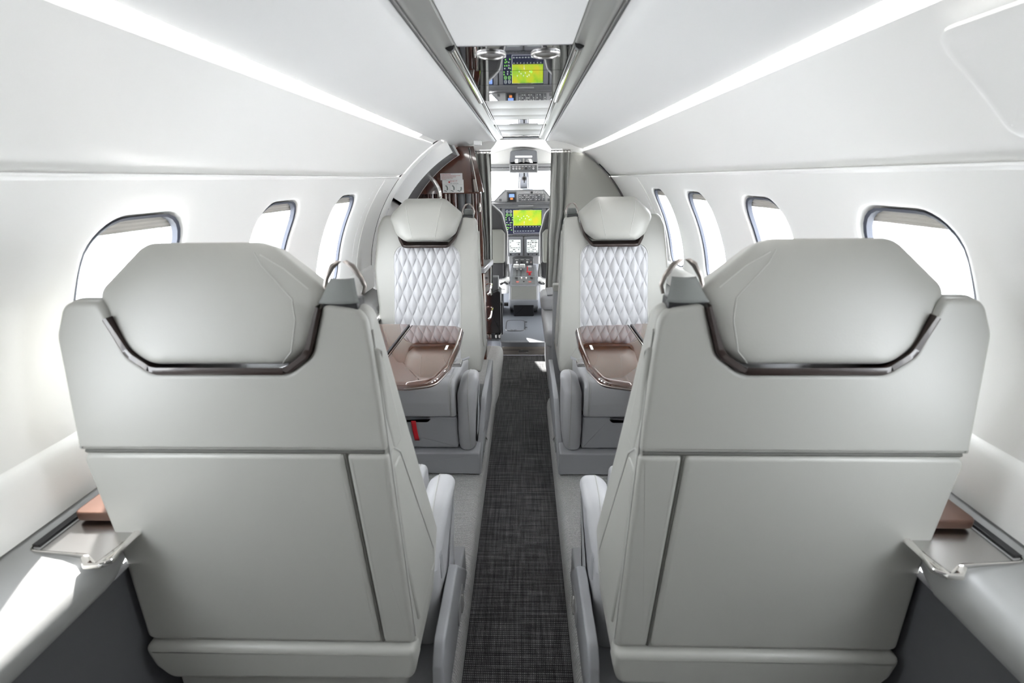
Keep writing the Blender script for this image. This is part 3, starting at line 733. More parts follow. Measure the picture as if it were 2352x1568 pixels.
# seat belts lying on the far cushions
for s, side in ((-1, 'left'), (1, 'right')):
    t = empty('seat_belt', (s * .245, 1.66, .51), 'grey lap belt and buckle lying on the %s quilted seat beside its armrest' % side, 'seat belt', 'lap belts')
    bm = bmesh.new(); sheet(bm, [[Vector((s * (x - .01 * math.sin(k)), -.05 + .02 * k + .012 * w_, .006 + .012 * math.sin(k * .9) + .006 * w_)) for w_ in (0, 1)] for k, x in enumerate((.05, .035, .02, .005, -.01, -.025, -.04))])
    thicken(link_bm('webbing', bm, GREY, t), .003)
    bm = bmesh.new(); box(bm, -.022, .018, -.03, .02, .0, .016, .004); link_bm('buckle', bm, SATIN, t)
    bm = bmesh.new(); tube(bm, [Vector((s * .03 + .018 * math.cos(a * PI / 6), .03, .022 + .018 * math.sin(a * PI / 6))) for a in range(12)], .003, 6, True); link_bm('ring', bm, BLACK, t)

# ------------------------------------------------------------------ fold-out tables
for s, side in ((-1, 'left'), (1, 'right')):
    t = empty('folding_table', (s * .5, 1.38, .66), 'glossy brown wood fold-out table in front of the %s quilted seat' % side, 'table', 'fold-out tables')
    def leaf(pts, rad, nm, rim=True):
        bm = bmesh.new(); pillow(bm, fillet(pts, rad, 7), -.003, .022, .008, .013 if rim else .001, lambda a, b, d: Vector((s * a - s * .5, b - 1.38, d)), 6)
        return link_bm(nm, bm, TABLEW, t)
    OLt = [(.4185, 1.115), (.30, 1.112), (.228, 1.135), (.203, 1.24), (.198, 1.42), (.207, 1.60), (.235, 1.632), (.4185, 1.645)]
    leaf(OLt, [.014, .05, .05, .1, .1, .03, .03, .014], 'table_leaf')
    leaf([(.4205, 1.115), (.4205, 1.645), (.60, 1.652), (.708, 1.652), (.708, 1.115)], [.002, .002, .01, .01, .01], 'table_leaf', False)
    bm = bmesh.new(); e = fillet(OLt, [.002, .05, .05, .1, .1, .03, .03, .002], 7); e = [p for p in e if p.x < .4]
    tube(bm, [Vector((s * p.x - s * .5 + s * .001, p.y - 1.38, .0055)) for p in e], .0022, 6); link_bm('edge_inlay', bm, BRONZE, t)
    bm = bmesh.new(); box(bm, -.003, .003, -.26, .26, .0, .0222); 
    for v in bm.verts: v.co.x += s * .4195 - s * .5
    link_bm('hinge_gap', bm, BLACK, t, smooth=False)
    bm = bmesh.new()
    box(bm, -.004, .004, -.02, .02, .0216, .0226)
    for v in bm.verts: v.co.x += s * .236 - s * .5; v.co.y += .01
    link_bm('table_label', bm, PAPER, t, smooth=False)
    bm = bmesh.new(); pillow(bm, fillet([(.62, 1.2), (.71, 1.2), (.71, 1.6), (.62, 1.6)], .01, 3), -.03, -.003, .002, .0, lambda a, b, d: Vector((s * a - s * .5, b - 1.38, d)), 2); link_bm('bracket', bm, SATIN, t)

# ------------------------------------------------------------------ low divider and side-facing seat on the right
t = empty('low_divider', (.42, 2.29, 0), 'low grey padded divider behind the right quilted seat', 'divider')
bm = bmesh.new(); pillow(bm, fillet([(.168, .002), (.66, .002), (.66, .665), (.168, .665)], [.004, .01, .01, .012], 4), 2.285, 2.33, .004, .004, lambda a, b, d: Vector((a, d, b)) - t.location, 3); link_bm('panel', bm, GREY, t)
bm = bmesh.new(); pillow(bm, fillet([(.166, .655), (.66, .655), (.66, .690), (.166, .690)], .008, 4), 2.28, 2.335, .004, .008, lambda a, b, d: Vector((a, d, b)) - t.location, 3); link_bm('top_cap', bm, LEATHER, t)
bm = bmesh.new(); pillow(bm, fillet([(.19, .19), (.25, .19), (.25, .33), (.19, .33)], .004, 4), 2.281, 2.286, .002, 0, lambda a, b, d: Vector((a, d, b)) - t.location, 2); link_bm('cover_plate', bm, GREY, t)
t = empty('side_facing_seat', (.4, 2.7, 0), 'white leather side-facing seat with ribbed back, half hidden behind the low divider', 'seat')
bm = bmesh.new(); pillow(bm, fillet([(2.45, .0015), (2.98, .0015), (3.0, .30), (2.43, .30)], [.03, .03, .02, .02], 4), .165, .70, .02, 0, lambda a, b, d: Vector((d - .012 * math.sin(min(1, b / .3) * PI), a, b)) - t.location, 4); link_bm('base', bm, GREY, t)
bm = bmesh.new(); pillow(bm, fillet([(2.40, .30), (2.98, .30), (2.98, .40), (2.40, .40)], .03, 5), .135, .70, .03, 0, lambda a, b, d: Vector((d, a, b)) - t.location, 5); link_bm('seat_cushion', bm, LEATHER2, t)
bm = bmesh.new(); pillow(bm, fillet([(2.82, .40), (3.02, .40), (3.02, .50), (2.82, .50)], .03, 5), .125, .70, .03, 0, lambda a, b, d: Vector((d, a, b)) - t.location, 5); link_bm('bolster', bm, LEATHER2, t)
for k in range(8):
    bm = bmesh.new(); tube(bm, [Vector((.165, 2.835 + .022 * k, .503)) - t.location, Vector((.20, 2.835 + .022 * k, .507)) - t.location, Vector((.30, 2.835 + .022 * k, .505)) - t.location], .009, 8); link_bm('rib', bm, LEATHER2, t)

# ------------------------------------------------------------------ forward right bulkhead and closet
t = empty('bulkhead_panel', (.45, 3.05, .95), 'large padded grey-beige leather panel curving under the ceiling beside the right curtain', 'panel')
o_ = [(.268, .975), (.285, 1.0)]
arc = [(math.sqrt(.757 ** 2 - (z - ZC) ** 2) - .012, z) for z in (.955, 1.0, 1.05, 1.10, 1.15, 1.20, 1.24, 1.28, 1.31, 1.34)]
ol = fillet([(.272, .962), (.70, .955)] + [(a, z) for a, z in arc[1:]] + [(.325, 1.352), (.302, 1.345)], [.03, .03] + [0] * 9 + [.02, .02], 6)
bm = bmesh.new(); PB = [Vector(p) for p in ol]; NB = normals2(PB); prev = None
rg = [(0, 3.055)] + [(.020 * (1 - math.cos(q / 6 * PI / 2)), 3.040 - .016 * math.sin(q / 6 * PI / 2)) for q in range(7)]
cb = Vector((.46, 1.10))
def addr(pts):
    global prev
    vs = [bm.verts.new(Vector(p) - t.location) for p in pts]
    if prev:
        for q in range(len(vs)): bm.faces.new((prev[q], prev[(q + 1) % len(vs)], vs[(q + 1) % len(vs)], vs[q]))
    prev = vs
for o_, y_ in rg: addr([(p.x - q.x * o_, y_, p.y - q.y * o_) for p, q in zip(PB, NB)])
base_ = [Vector((p.x - q.x * .020, p.y - q.y * .020)) for p, q in zip(PB, NB)]
for f_ in (.9, .75, .55, .35, .15): addr([(cb.x + (p.x - cb.x) * f_, 3.024 - .012 * (1 - f_ * f_), cb.y + (p.y - cb.y) * f_) for p in base_])
cv_ = bm.verts.new(Vector((cb.x, 3.012, cb.y)) - t.location)
for q in range(len(prev)): bm.faces.new((prev[q], prev[(q + 1) % len(prev)], cv_))
link_bm('padding', bm, PADDED, t)
setp(link_bm('trim_14', tube(bmesh.new(), [Vector((math.sqrt(.7545 ** 2 - (z - ZC) ** 2), 3.03, z)) for z in [.94 + .34 * k / 20 for k in range(21)]], .0028, 6), BLACK), kind='structure')
t = empty('forward_closet', (.45, 3.07, 0), 'grey and dark wood closet front below the padded bulkhead panel', 'closet')
mkbox('front', (.268, .76, 3.055, 3.10, .0, .955), GREY, t, 0.003, t.location)
mkbox('wood_strip', (.262, .285, 3.045, 3.056, .40, .80), WOOD, t, 0.002, t.location)
mkbox('shadow_gap', (.268, .70, 3.03, 3.056, .915, .953), BLACK, t, 0.0, t.location)
sg = empty('warning_placard', (.30, 3.04, .89), 'small red and white warning placard beside the right curtain', 'sign')
mkbox('plate', (-.030, .030, -.002, .002, -.035, .025), PAPER, sg, 0)
for k in range(3): text_mesh('lettering', ('WARNING', 'OXYGEN', 'NO SMOKING')[k], .011, INKR, sg, facing_aft(0, -.003, .012 - .016 * k))
o = mkbox('wall_front', (.26, .80, 3.09, 3.14, 0.0, 1.5), WHITE); setp(o, kind='structure')
o = mkbox('trim_8', (-.80, -.26, 3.09, 3.14, 0.0, 1.5), WHITE); setp(o, kind='structure')
# header over the opening
bm = bmesh.new(); ol = [(-.33, 1.5), (.33, 1.5), (.33, 1.372), (.19, 1.372), (.165, 1.40), (.147, 1.428), (-.147, 1.428), (-.165, 1.40), (-.19, 1.372), (-.33, 1.372)]
pillow(bm, ol, 3.083, 3.13, .0, .0, lambda a, b, d: Vector((a, d, b)), 1); setp(link_bm('trim_10', bm, WHITE, smooth=False), kind='structure')

# ------------------------------------------------------------------ curtains
def curtain(name_label, xa, xb, ztop, zb, s, narrow):
    t = empty('curtain', ((xa + xb) / 2, 3.07, zb), name_label, 'curtain', 'cockpit curtains')
    bm = bmesh.new(); g = []; NP = 160
    def edge(tab, z):
        for (z0, x0), (z1, x1) in zip(tab, tab[1:]):
            if z <= z0 and z >= z1:
                f = (z0 - z) / (z0 - z1); f = f * f * (3 - 2 * f); return x0 + (x1 - x0) * f
        return tab[-1][1]
    for i in range(60):
        v = i / 59; z = ztop + (zb - ztop) * v; row = []
        e0, e1 = edge(narrow[0], z), edge(narrow[1], z)
        for j in range(NP + 1):
            u = j / NP
            ph = u * 2 * PI * 3.2 + .9 * math.sin(v * 4 + u * 4)
            y = 3.050 + (.016 + .006 * math.sin(u * 9 + 1)) * math.sin(ph) * (.8 + .3 * v) + .005 * math.sin(ph * 2.1 + v * 3)
            x = e0 + (e1 - e0) * u + .007 * math.cos(ph) * u * (1 - u) * 4 * s
            row.append(Vector((x, y, z)) - t.location)
        g.append(row)
    sheet(bm, g); link_bm('fabric', bm, CURT, t)
    bm = bmesh.new(); tube(bm, [Vector((xa, 3.055, ztop + .012)) - t.location, Vector((xb, 3.055, ztop + .012)) - t.location], .004, 8); link_bm('track', bm, SATIN, t)
    for k in range(6):
        bm = bmesh.new(); tube(bm, [Vector((xa + (xb - xa) * (k + .5) / 6, 3.055, ztop + q)) - t.location for q in (.012, -.004)], .003, 6); link_bm('hook', bm, CHROME, t)
    return t
curtain('grey pleated curtain hanging on the right of the cockpit opening', .186, .305, 1.350, .45, 1, ([(1.36, .187), (1.04, .183), (.785, .171), (.45, .163)], [(1.36, .308), (1.0, .302), (.79, .272), (.45, .262)]))
curtain('grey pleated curtain hanging on the left of the cockpit opening beside the galley', -.187, -.30, 1.350, .45, -1, ([(1.36, -.188), (1.0, -.190), (.45, -.195)], [(1.36, -.30), (1.04, -.262), (.785, -.25), (.45, -.26)]))

# ------------------------------------------------------------------ door opening and galley, forward left
# vestibule lining
bm = bmesh.new(); ys = [2.32 + (3.10 - 2.32) * j / 12 for j in range(13)]
pr = [(math.sqrt(.80 ** 2 - (z - ZC) ** 2), z) for z in [.1 + (1.385 - .1) * i / 30 for i in range(31)]]
sheet(bm, [[Vector((-a, y, z)) for y in ys] for a, z in pr]); o = link_bm('wall_entry', bm, WHITE, recalc=False); setp(o, kind='structure')
t = empty('door_frame', (-.6, 2.33, .1), 'curved white frame arching over the entry door on the left', 'door frame')
bm = bmesh.new(); rows = []
zs = [.11 + (1.378 - .11) * i / 60 for i in range(61)]
def arcx(z, R_): return math.sqrt(max(.0001, R_ * R_ - (z - ZC) ** 2))
for z in zs:
    th = math.atan2(z - ZC, arcx(z, .775)); c_, s_ = math.cos(th), math.sin(th)
    row = []
    for rr, y in ((.781, 2.322), (.779, 2.326), (.772, 2.328), (.768, 2.333), (.766, 2.345), (.766, 2.40), (.772, 2.415), (.79, 2.42)): row.append(Vector((-rr * c_, y, ZC + rr * s_)) - t.location)
    rows.append(row)
sheet(bm, rows); link_bm('arch', bm, WHITE, t)
bm = bmesh.new(); tube(bm, [Vector((-.776 * math.cos(th), 2.322, ZC + .776 * math.sin(th))) - t.location for th in [-.2 + (1.10 + .2) * k / 40 for k in range(41)]], .0028, 6); link_bm('seal', bm, BLACK, t)
bm = bmesh.new(); tube(bm, [Vector((-.71, 2.35, .98)) - t.location, Vector((-.70, 2.35, 1.06)) - t.location, Vector((-.675, 2.36, 1.10)) - t.location], .006, 10); link_bm('hinge_strut', bm, SATIN, t)
bm = bmesh.new(); box(bm, -.22, -.185, 2.33, 2.38, 1.352, 1.372, .003)
for v in bm.verts: v.co -= t.location
link_bm('door_stop', bm, WHITEP, t)
# door
t = empty('door_1', (-.7, 2.6, .1), None, None, None, 'structure')
def wp(y, z, off): return Vector((-math.sqrt(max(1e-4, (.79 + off) ** 2 - (z - ZC) ** 2)), y, z)) - t.location
def zth(a): return ZC + .77 * math.sin(a)
def curvepatch(name, y0, y1, a0, a1, r, th, material, parent, y0b=None, y1b=None):
    """slab that follows the hull between two angles"""
    bm = bmesh.new(); n_ = 16; rings = []
    for k in range(n_ + 1):
        a = a0 + (a1 - a0) * k / n_; f = k / n_
        ya = y0 + ((y0b if y0b is not None else y0) - y0) * f; yb = y1 + ((y1b if y1b is not None else y1) - y1) * f
        c_, s_ = math.cos(a), math.sin(a)
        rings.append([bm.verts.new(Vector((-q * c_, y, ZC + q * s_)) - t.location) for q, y in ((r, ya), (r - th, ya), (r - th, yb), (r, yb))])
    for A, B in zip(rings, rings[1:]):
        for k in range(4): bm.faces.new((A[k], A[(k + 1) % 4], B[(k + 1) % 4], B[k]))
    bm.faces.new(rings[0]); bm.faces.new(rings[-1][::-1])
    return link_bm(name, bm, material, parent)
d = curvepatch('door_lining', 2.43, 2.74, -.6, 1.09, .79, .012, WHITE, t)
curvepatch('tread_panel', 2.465, 2.715, .56, 1.06, .775, .062, RIBDARK, t)
curvepatch('tread_frame', 2.455, 2.466, .54, 1.075, .779, .066, WHITEP, t)
curvepatch('tread_frame', 2.708, 2.718, .54, 1.075, .779, .067, WHITEP, t)
curvepatch('tread_frame', 2.455, 2.718, .535, .56, .779, .066, GREYD, t)
for a0, a1 in ((.30, .48), (.60, .78), (.80, .98)): curvepatch('lining_pad', 2.425, 2.455, a0, a1, .779, .006, WHITEP, t)
hr = setp(link_bm('handrail', tube(bmesh.new(), [Vector((-.450 - .055 * abs((k - 5) / 5) ** 2, 2.66, 1.0 + .22 * k / 10)) for k in range(11)], .012, 12), CHROME), 'curved chrome grab handle beside the entry door', 'handle')
hr2 = hr

# galley
t = empty('galley_cabinet', (-.45, 2.9, .1), 'glossy dark brown wood galley cabinet with grey worktop behind the left quilted seat', 'cabinet')
gz = lambda z: ZC
arc = [(-arcx(z, .755), z) for z in (.75, .85, .95, 1.05, 1.12, 1.20, 1.26, 1.31, 1.35, 1.372)]
ol = [(-.285, 1.372), (-.275, 1.130)] + [(-.30, 1.130), (-.30, 1.122), (-.64, 1.122)] + [p for p in arc if p[1] > 1.13]
bm = bmesh.new(); pillow(bm, ol, 2.725, 3.05, .002, 0, lambda a, b, d: Vector((a, d, b)) - t.location, 2); link_bm('upper_body', bm, WOOD, t, smooth=False)
mkbox('back_panel', (-.70, -.255, 3.00, 3.055, .70, 1.122), WOOD, t, 0, t.location)
for x, mt_, w_ in ((-.52, WOOD, .02), (-.48, WOOD, .018), (-.437, BRONZE, .007), (-.415, BRONZE, .006), (-.385, WOOD, .016), (-.345, GREYD, .02), (-.305, GREYD, .016), (-.278, BRONZE, .006), (-.262, WOOD, .012), (-.246, BRONZE, .004), (-.236, WOOD, .009)):
    bm = bmesh.new(); cyl(bm, Vector((x, 2.765, .70)) - t.location, w_, .425, 'z', 16); link_bm('reflection_tube', bm, mt_, t)  # upright tubes imitate streaked reflections in a stainless container
mkbox('shelf', (-.70, -.232, 2.73, 2.95, 1.122, 1.130), WOOD, t, 0.001, t.location)
bm = bmesh.new(); pillow(bm, fillet([(-.70, 2.70), (-.215, 2.70), (-.185, 2.99), (-.185, 3.02), (-.70, 3.02)], [.005, .012, .01, .01, .005], 4), .668, .700, .003, .006, lambda a, b, d: Vector((a, b, d)) - t.location, 3); link_bm('worktop', bm, mat('worktop_grey', (.42, .42, .44), .18, coat=.5), t)
bm = bmesh.new(); pillow(bm, [(-.72, 2.725), (-.225, 2.725), (-.21, 3.0), (-.21, 3.05), (-.72, 3.05)], .102, .667, 0, 0, lambda a, b, d: Vector((a, b, d)) - t.location, 1); link_bm('lower_body', bm, WOOD, t, smooth=False)
for z in (.52, .36):
    bm = bmesh.new(); tube(bm, [Vector((-.212, 2.76, z)) - t.location, Vector((-.200, 2.78, z + .006)) - t.location, Vector((-.192, 2.93, z + .03)) - t.location, Vector((-.205, 2.95, z + .03)) - t.location], .007, 8); link_bm('handle', bm, CHROME, t)
bm = bmesh.new(); tube(bm, [Vector((-.224, 2.722, z)) - t.location for z in (.12, .3, .5, .66)], .0045, 8); link_bm('corner_bead', bm, BRONZE, t)
# slanted glossy side wing
bm = bmesh.new(); pillow(bm, [(-.285, 1.372), (-.262, 1.372), (-.213, 1.13), (-.275, 1.13)], 2.735, 2.76, .001, .001, lambda a, b, d: Vector((a, d, b)) - t.location, 1); link_bm('side_wing', bm, WOOD, t, smooth=False)
bm = bmesh.new(); tube(bm, [Vector((-.283, 2.722, 1.365)) - t.location, Vector((-.243, 2.722, 1.13)) - t.location], .0025, 6); link_bm('edge_bead', bm, SATIN, t)
bm = bmesh.new(); pillow(bm, fillet([(-.270, 1.20), (-.256, 1.20), (-.243, 1.132), (-.262, 1.132)], [.006, .006, .001, .004], 4), 2.714, 2.724, .002, 0, lambda a, b, d: Vector((a, d, b)) - t.location, 2); link_bm('latch_cup', bm, BRONZE, t)
bm = bmesh.new(); tube(bm, [Vector((-.238, 2.745, 1.02 + .05 * k / 4)) - t.location for k in range(5)], [.002, .006, .007, .006, .002], 8); link_bm('tap', bm, CHROME, t)

# placards on the galley
sg = empty('instruction_placard', (-.39, 2.722, 1.214), 'white placard with lines of small red writing on the dark wood galley', 'sign')
mkbox('plate', (-.063, .061, -.003, .001, -.018, .018), PAPER, sg, 0)
for k, s_ in enumerate(('NORMAL PROCEDURE', 'TO OPEN DOOR LIFT HANDLE AND PUSH OUTWARD', 'ENSURE DOOR LIGHT GOES OUT BEFORE', 'DEPARTURE AND AREA IS CLEAR', 'CLOSE DOOR')):
    text_mesh('lettering', s_, .0075 if k == 0 else .0062, INKR, sg, facing_aft(-.059, -.0035, .0125 - .0066 * k), 'LEFT', .72)
sg = empty('exit_placard', (-.384, 2.722, 1.163), 'grey placard reading EXIT TO OPEN above three door drawings', 'sign')
mkbox('plate', (-.060, .060, -.003, .001, -.035, .035), PAPER, sg, 0)
text_mesh('lettering', 'E X I T', .0135, INKR, sg, facing_aft(.006, -.0035, .0265), 'CENTER', 1.0)
text_mesh('lettering', 'T O  O P E N', .0085, INK, sg, facing_aft(.006, -.0035, .0145), 'CENTER', 1.0)
bm = bmesh.new(); pillow(bm, [(-.027, .0225), (-.020, .0285), (-.015, .0225), (-.020, .0165)], -.0036, -.003, 0, 0, lambda a, b, d: Vector((a, d, b)), 1); link_bm('arrow', bm, INKR, sg, smooth=False)
mkbox('rule_line', (-.055, .055, -.0036, -.003, .0085, .009), INKG, sg)
for k in range(2): mkbox('rule_line', (-.019 + .037 * k, -.0185 + .037 * k, -.0036, -.003, -.032, .008), INKG, sg)
for k in range(3):
    cx = -.041 + .038 * k; bm = bmesh.new(); a0, a1 = ((-.6, 1.35), (-.55, 1.4), (-.9, .5))[k]
    pts = []; 
    for q in range(13): a = a0 + (a1 - a0) * q / 12; pts.append((cx - .004 + .016 * math.cos(a) + (.003 if k == 2 else 0), -.012 + .0185 * math.sin(a)))
    inn = []
    for q in range(13): a = a1 + (a0 - a1) * q / 12; inn.append((cx - .006 + .010 * math.cos(a) + (.003 if k == 2 else 0), -.012 + .0135 * math.sin(a)))
    pillow(bm, pts + inn, -.0036, -.003, 0, 0, lambda a, b, d: Vector((a, d, b)), 1)
    link_bm('door_drawing', bm, INKG, sg, smooth=False)
    bm = bmesh.new(); pillow(bm, [(cx - .015, -.024), (cx - .006, -.021), (cx + .006, -.026), (cx + .003, -.030)], -.0036, -.003, 0, 0, lambda a, b, d: Vector((a, d, b)), 1); link_bm('door_drawing', bm, INKG, sg, smooth=False)

# ------------------------------------------------------------------ cockpit
CX0 = .016
# shell: roof and sides up to the windscreen
bm = bmesh.new(); rows = []
for j in range(13):
    y = 3.12 + (4.22 - 3.12) * j / 12; R_ = .745 - .02 * (j / 12) ** 2; zc = .72
    rows.append([Vector((R_ * math.sin(a), y, zc + R_ * math.cos(a))) for a in [-2.0 + 4.0 * k / 40 for k in range(41)]])
sheet(bm, rows); o = link_bm('wall_cockpit', bm, WHITE, recalc=False); setp(o, kind='structure')
setp(mkbox('trim_13', (-.6, .6, 4.205, 4.225, 1.318, 1.47), WHITE), kind='structure')
# brow below the roof edge
t = empty('windscreen_brow', (CX0, 4.2, 1.29), 'grey brow trim across the top of the windscreen', 'trim')
mkbox('brow', (-.55 - CX0, .55 - CX0, -.01, .03, .002, .03), GREYL, t, 0.004)
mkbox('seam', (-.54 - CX0, .54 - CX0, -.012, -.008, -.004, .002), BLACK, t, 0)
mkbox('lower_brow', (-.54 - CX0, .54 - CX0, -.006, .03, -.030, -.004), GREYL, t, 0.003)
# windscreen
t = empty('windscreen', (CX0, 4.45, 1.1), None, None, None, 'structure'); t.name = 'window_16'
for s in (-1, 1):
    bm = bmesh.new(); pillow(bm, fillet([(s * .07, 0), (s * .56, 0), (s * .46, 1), (s * .045, 1)], .04, 5), -.004, .004, 0, 0, lambda a, b, d: Vector((a, .33 - .52 * b + d - abs(a) * .25, -.22 + .42 * b)), 1); link_bm('pane', bm, GLASS, t)
    bm = bmesh.new(); tube(bm, [Vector((s * .060, .30, -.2)), Vector((s * .036, -.2, .19))], .006, 6); link_bm('seal', bm, GREYM, t)
bm = bmesh.new(); pillow(bm, fillet([(-.040, 0), (.040, 0), (.033, 1), (-.033, 1)], .0, 1), -.012, .012, 0, 0, lambda a, b, d: Vector((a, .30 - .50 * b + d, -.22 + .42 * b)), 1); link_bm('centre_post', bm, GREY, t)
for s in (-1, 1):
    bm = bmesh.new(); tube(bm, [Vector((s * .56, .25, -.25)), Vector((s * .47, -.28, .2))], .03, 8); link_bm('side_post', bm, WHITEP, t)
# compass
t = empty('standby_compass', (CX0 + .005, 4.14, 1.20), 'small round compass hanging below the overhead panel', 'instrument')
bm = bmesh.new(); cyl(bm, (0, -.01, .0), .020, .03, 'y', 20); link_bm('case', bm, CHROME, t)
bm = bmesh.new(); cyl(bm, (0, -.012, .0), .012, .002, 'y', 16); link_bm('dial', bm, BLACK, t)
mkbox('bracket', (-.006, .006, -.004, .01, .01, .045), BLACK, t, 0.001)
mkbox('bracket', (-.004, .004, -.012, -.004, -.035, -.012), BLACK, t, 0.001)
# overhead panel
t = empty('overhead_console', (CX0, 4.0, 1.30), 'grey overhead console with reading lamps and a row of switch knobs', 'control panel')
oy = lambda y: y - 4.0
bm = bmesh.new(); pillow(bm, fillet([(-.118, .016), (.118, .016), (.110, .118), (0, .128), (-.110, .118)], [.002, .002, .018, .2, .018], 5), .085, .20, .012, 0, lambda a, b, d: Vector((a, d, b)), 4); link_bm('upper_housing', bm, GREYM, t)
mkbox('slot_light', (-.070, .070, .080, .09, .066, .078), LEDW, t, 0.003)
bm = bmesh.new(); pillow(bm, fillet([(-.118, -.055), (.118, -.055), (.122, .016), (-.122, .016)], .008, 4), .075, .19, .006, 0, lambda a, b, d: Vector((a, d, b)), 4); link_bm('lower_housing', bm, GREYL, t)
mkbox('switch_plate', (-.110, .110, .070, .078, -.047, .006), GREYD, t, 0.003)
for k, x in enumerate((-.086, -.060, -.034, -.008, .020, .050, .082)):
    bm = bmesh.new(); cyl(bm, (x, .058, -.021), .0075 if k not in (4, 5) else .010, .013, 'y', 14); kb = link_bm('knob', bm, (WHITEP, WHITEP, WHITEP, BRONZE, BLACK, GREYM, WHITEP)[k], t)
    bm = bmesh.new(); cyl(bm, (x, .057, -.021), .004, .002, 'y', 10); link_bm('knob_cap', bm, BLACK, kb)
    mkbox('switch_legend', (x - .009, x + .009, .0692, .0702, -.005, -.002), PAPER, t)
for s in (-1, 1):
    bm = bmesh.new(); cyl(bm, (s * .050, .078, .040), .030, .012, 'y', 20, .034)
    for v in bm.verts: v.co.z = .040 + (v.co.z - .040) * .45
    rl = link_bm('lamp_bezel', bm, GREYL, t)
    bm = bmesh.new(); box(bm, -.013, .013, .055, .08, .022, .054, .004)
    for v in bm.verts: v.co.x += s * .058 + (v.co.z - .038) * (-.5 if s > 0 else 0)
    link_bm('lamp_head', bm, WHITEP, rl)
mkbox('lamp_hinge', (-.006, .006, .07, .085, .024, .058), SATIN, t, 0.002)

# glareshield with autopilot panel
t = empty('glareshield_panel', (CX0, 4.2, 1.0), 'grey trapezoid panel with radio, mode switches and registration plate above the screens', 'control panel')
bm = bmesh.new(); pillow(bm, fillet([(-.262, .000), (.262, .000), (.262, .015), (.178, .108), (-.160, .108), (-.262, .010)], [.004, .01, .01, .03, .03, .01], 5), .0, .06, .006, 0, lambda a, b, d: Vector((a, d, b)), 3); link_bm('bezel', bm, GREYL, t)
bm = bmesh.new(); tube(bm, [Vector((a, -.003, b)) for a, b in ((-.262, .012), (-.158, .104), (.176, .104), (.262, .014))], .004, 6); link_bm('edge_trim', bm, GREYD, t)
bm = bmesh.new(); pillow(bm, fillet([(-.262, -.003), (.262, -.003), (.60, .0), (.60, .04), (.262, .016), (.180, .114), (-.165, .114), (-.262, .016), (-.60, .04), (-.60, 0)], [0, 0, 0, .02, .02, .03, .03, .02, .02, 0], 4), .012, .45, .006, .01, lambda a, b, d: Vector((a, d, b)), 2); link_bm('hood', bm, GREYM, t)
mkbox('radio', (-.148, -.062, -.006, .004, .006, .092), GREYD, t, 0.005)
mkbox('radio_bezel', (-.138, -.070, -.008, -.004, .012, .084), BLACK, t, 0.003)
mkbox('radio_screen', (-.128, -.082, -.0092, -.0078, .046, .074), SCRB, t)
mkbox('radio_screen', (-.118, -.094, -.0092, -.0078, .026, .042), SCRO, t)
mkbox('mode_panel', (-.045, .188, -.005, .004, .012, .072), GREYD, t, 0.003)
for x in (-.02, .018, .052, .100, .165): mkbox('divider_line', (x - .0007, x + .0007, -.0058, -.0045, .016, .068), PAPER, t)
for i, x in enumerate((-.033, -.008, .008, .028, .042, .064, .082, .112, .135, .176)):
    for z in (.062, .046, .024):
        if (i + int(z * 1000)) % 3: mkbox('button', (x - .005, x + .005, -.008, -.004, z - .0025, z + .0025), PAPER, t)
for x, z in ((-.033, .032), (.075, .030), (.112, .034), (.140, .036), (.176, .032)):
    bm = bmesh.new(); cyl(bm, (x, -.016, z), .008, .013, 'y', 14); link_bm('knob', bm, GREYM, t)
for x in (-.205, .222): mkbox('speaker_square', (x - .011, x + .011, -.003, .003, .012, .034), GREYD, t, 0.002)
mkbox('plate_frame', (.088, .164, -.004, .002, .073, .098), WHITEP, t, 0.002)
mkbox('plate_face', (.091, .161, -.0052, -.0038, .0755, .0955), GREYD, t, 0.001)
text_mesh('lettering', 'N432AX', .019, WHITEP, t, facing_aft(.126, -.0056, .0855), 'CENTER', .95)
mkbox('small_plate', (.008, .052, -.003, .002, .078, .092), GREY, t, 0.001)
bm = bmesh.new(); cyl(bm, (.070, -.014, .085), .010, .013, 'y', 16); link_bm('knob', bm, BLACK, t)

# main instrument panel
t = empty('instrument_panel', (CX0, 4.23, .75), 'grey main instrument panel holding the flight screens', 'control panel')
mkbox('panel', (-.62, .62, .012, .10, -.05, .245), GREYM, t, 0.004)
mkbox('eyebrow', (-.60, .60, -.06, .05, .205, .252), GREYD, t, 0.012)
mkbox('slot', (-.05, .085, -.066, -.058, .222, .229), GREYL, t, 0.002)
bm = bmesh.new(); pillow(bm, fillet([(-.07, .206), (.10, .206), (.06, .186), (-.03, .186)], [.002, .002, .02, .02], 5), -.035, .02, .003, 0, lambda a, b, d: Vector((a, d, b)), 2); link_bm('grip', bm, GREYD, t)
mkbox('lower_panel', (-.14, .142, .0, .10, -.30, -.05), GREYL, t, 0.006)
def display(loc, w_, h_, label, frame=GREYM):
    d_ = empty('display_unit', loc, label, 'screen', 'cockpit screens')
    bm = bmesh.new(); pillow(bm, fillet([(-w_ / 2, -h_ / 2), (w_ / 2, -h_ / 2), (w_ / 2, h_ / 2), (-w_ / 2, h_ / 2)], .006, 4), -.012, .018, .004, 0, lambda a, b, d: Vector((a, d, b)), 3); link_bm('bezel', bm, frame, d_)
    return d_
d_ = display((CX0, 4.225, .832), .40, .252, 'large centre screen showing a yellow-green moving map with engine gauges')
mkbox('screen', (-.166, .162, -.0135, -.011, -.103, .112), SCRN, d_)
mkbox('map_view', (-.092, .158, -.0145, -.0125, -.030, .103), MAP, d_)
mkbox('map_frame', (-.094, .160, -.0142, -.0122, .100, .104), SCRW, d_)
mkbox('map_frame', (-.094, -.0915, -.0142, -.0122, -.095, .104), SCRW, d_)
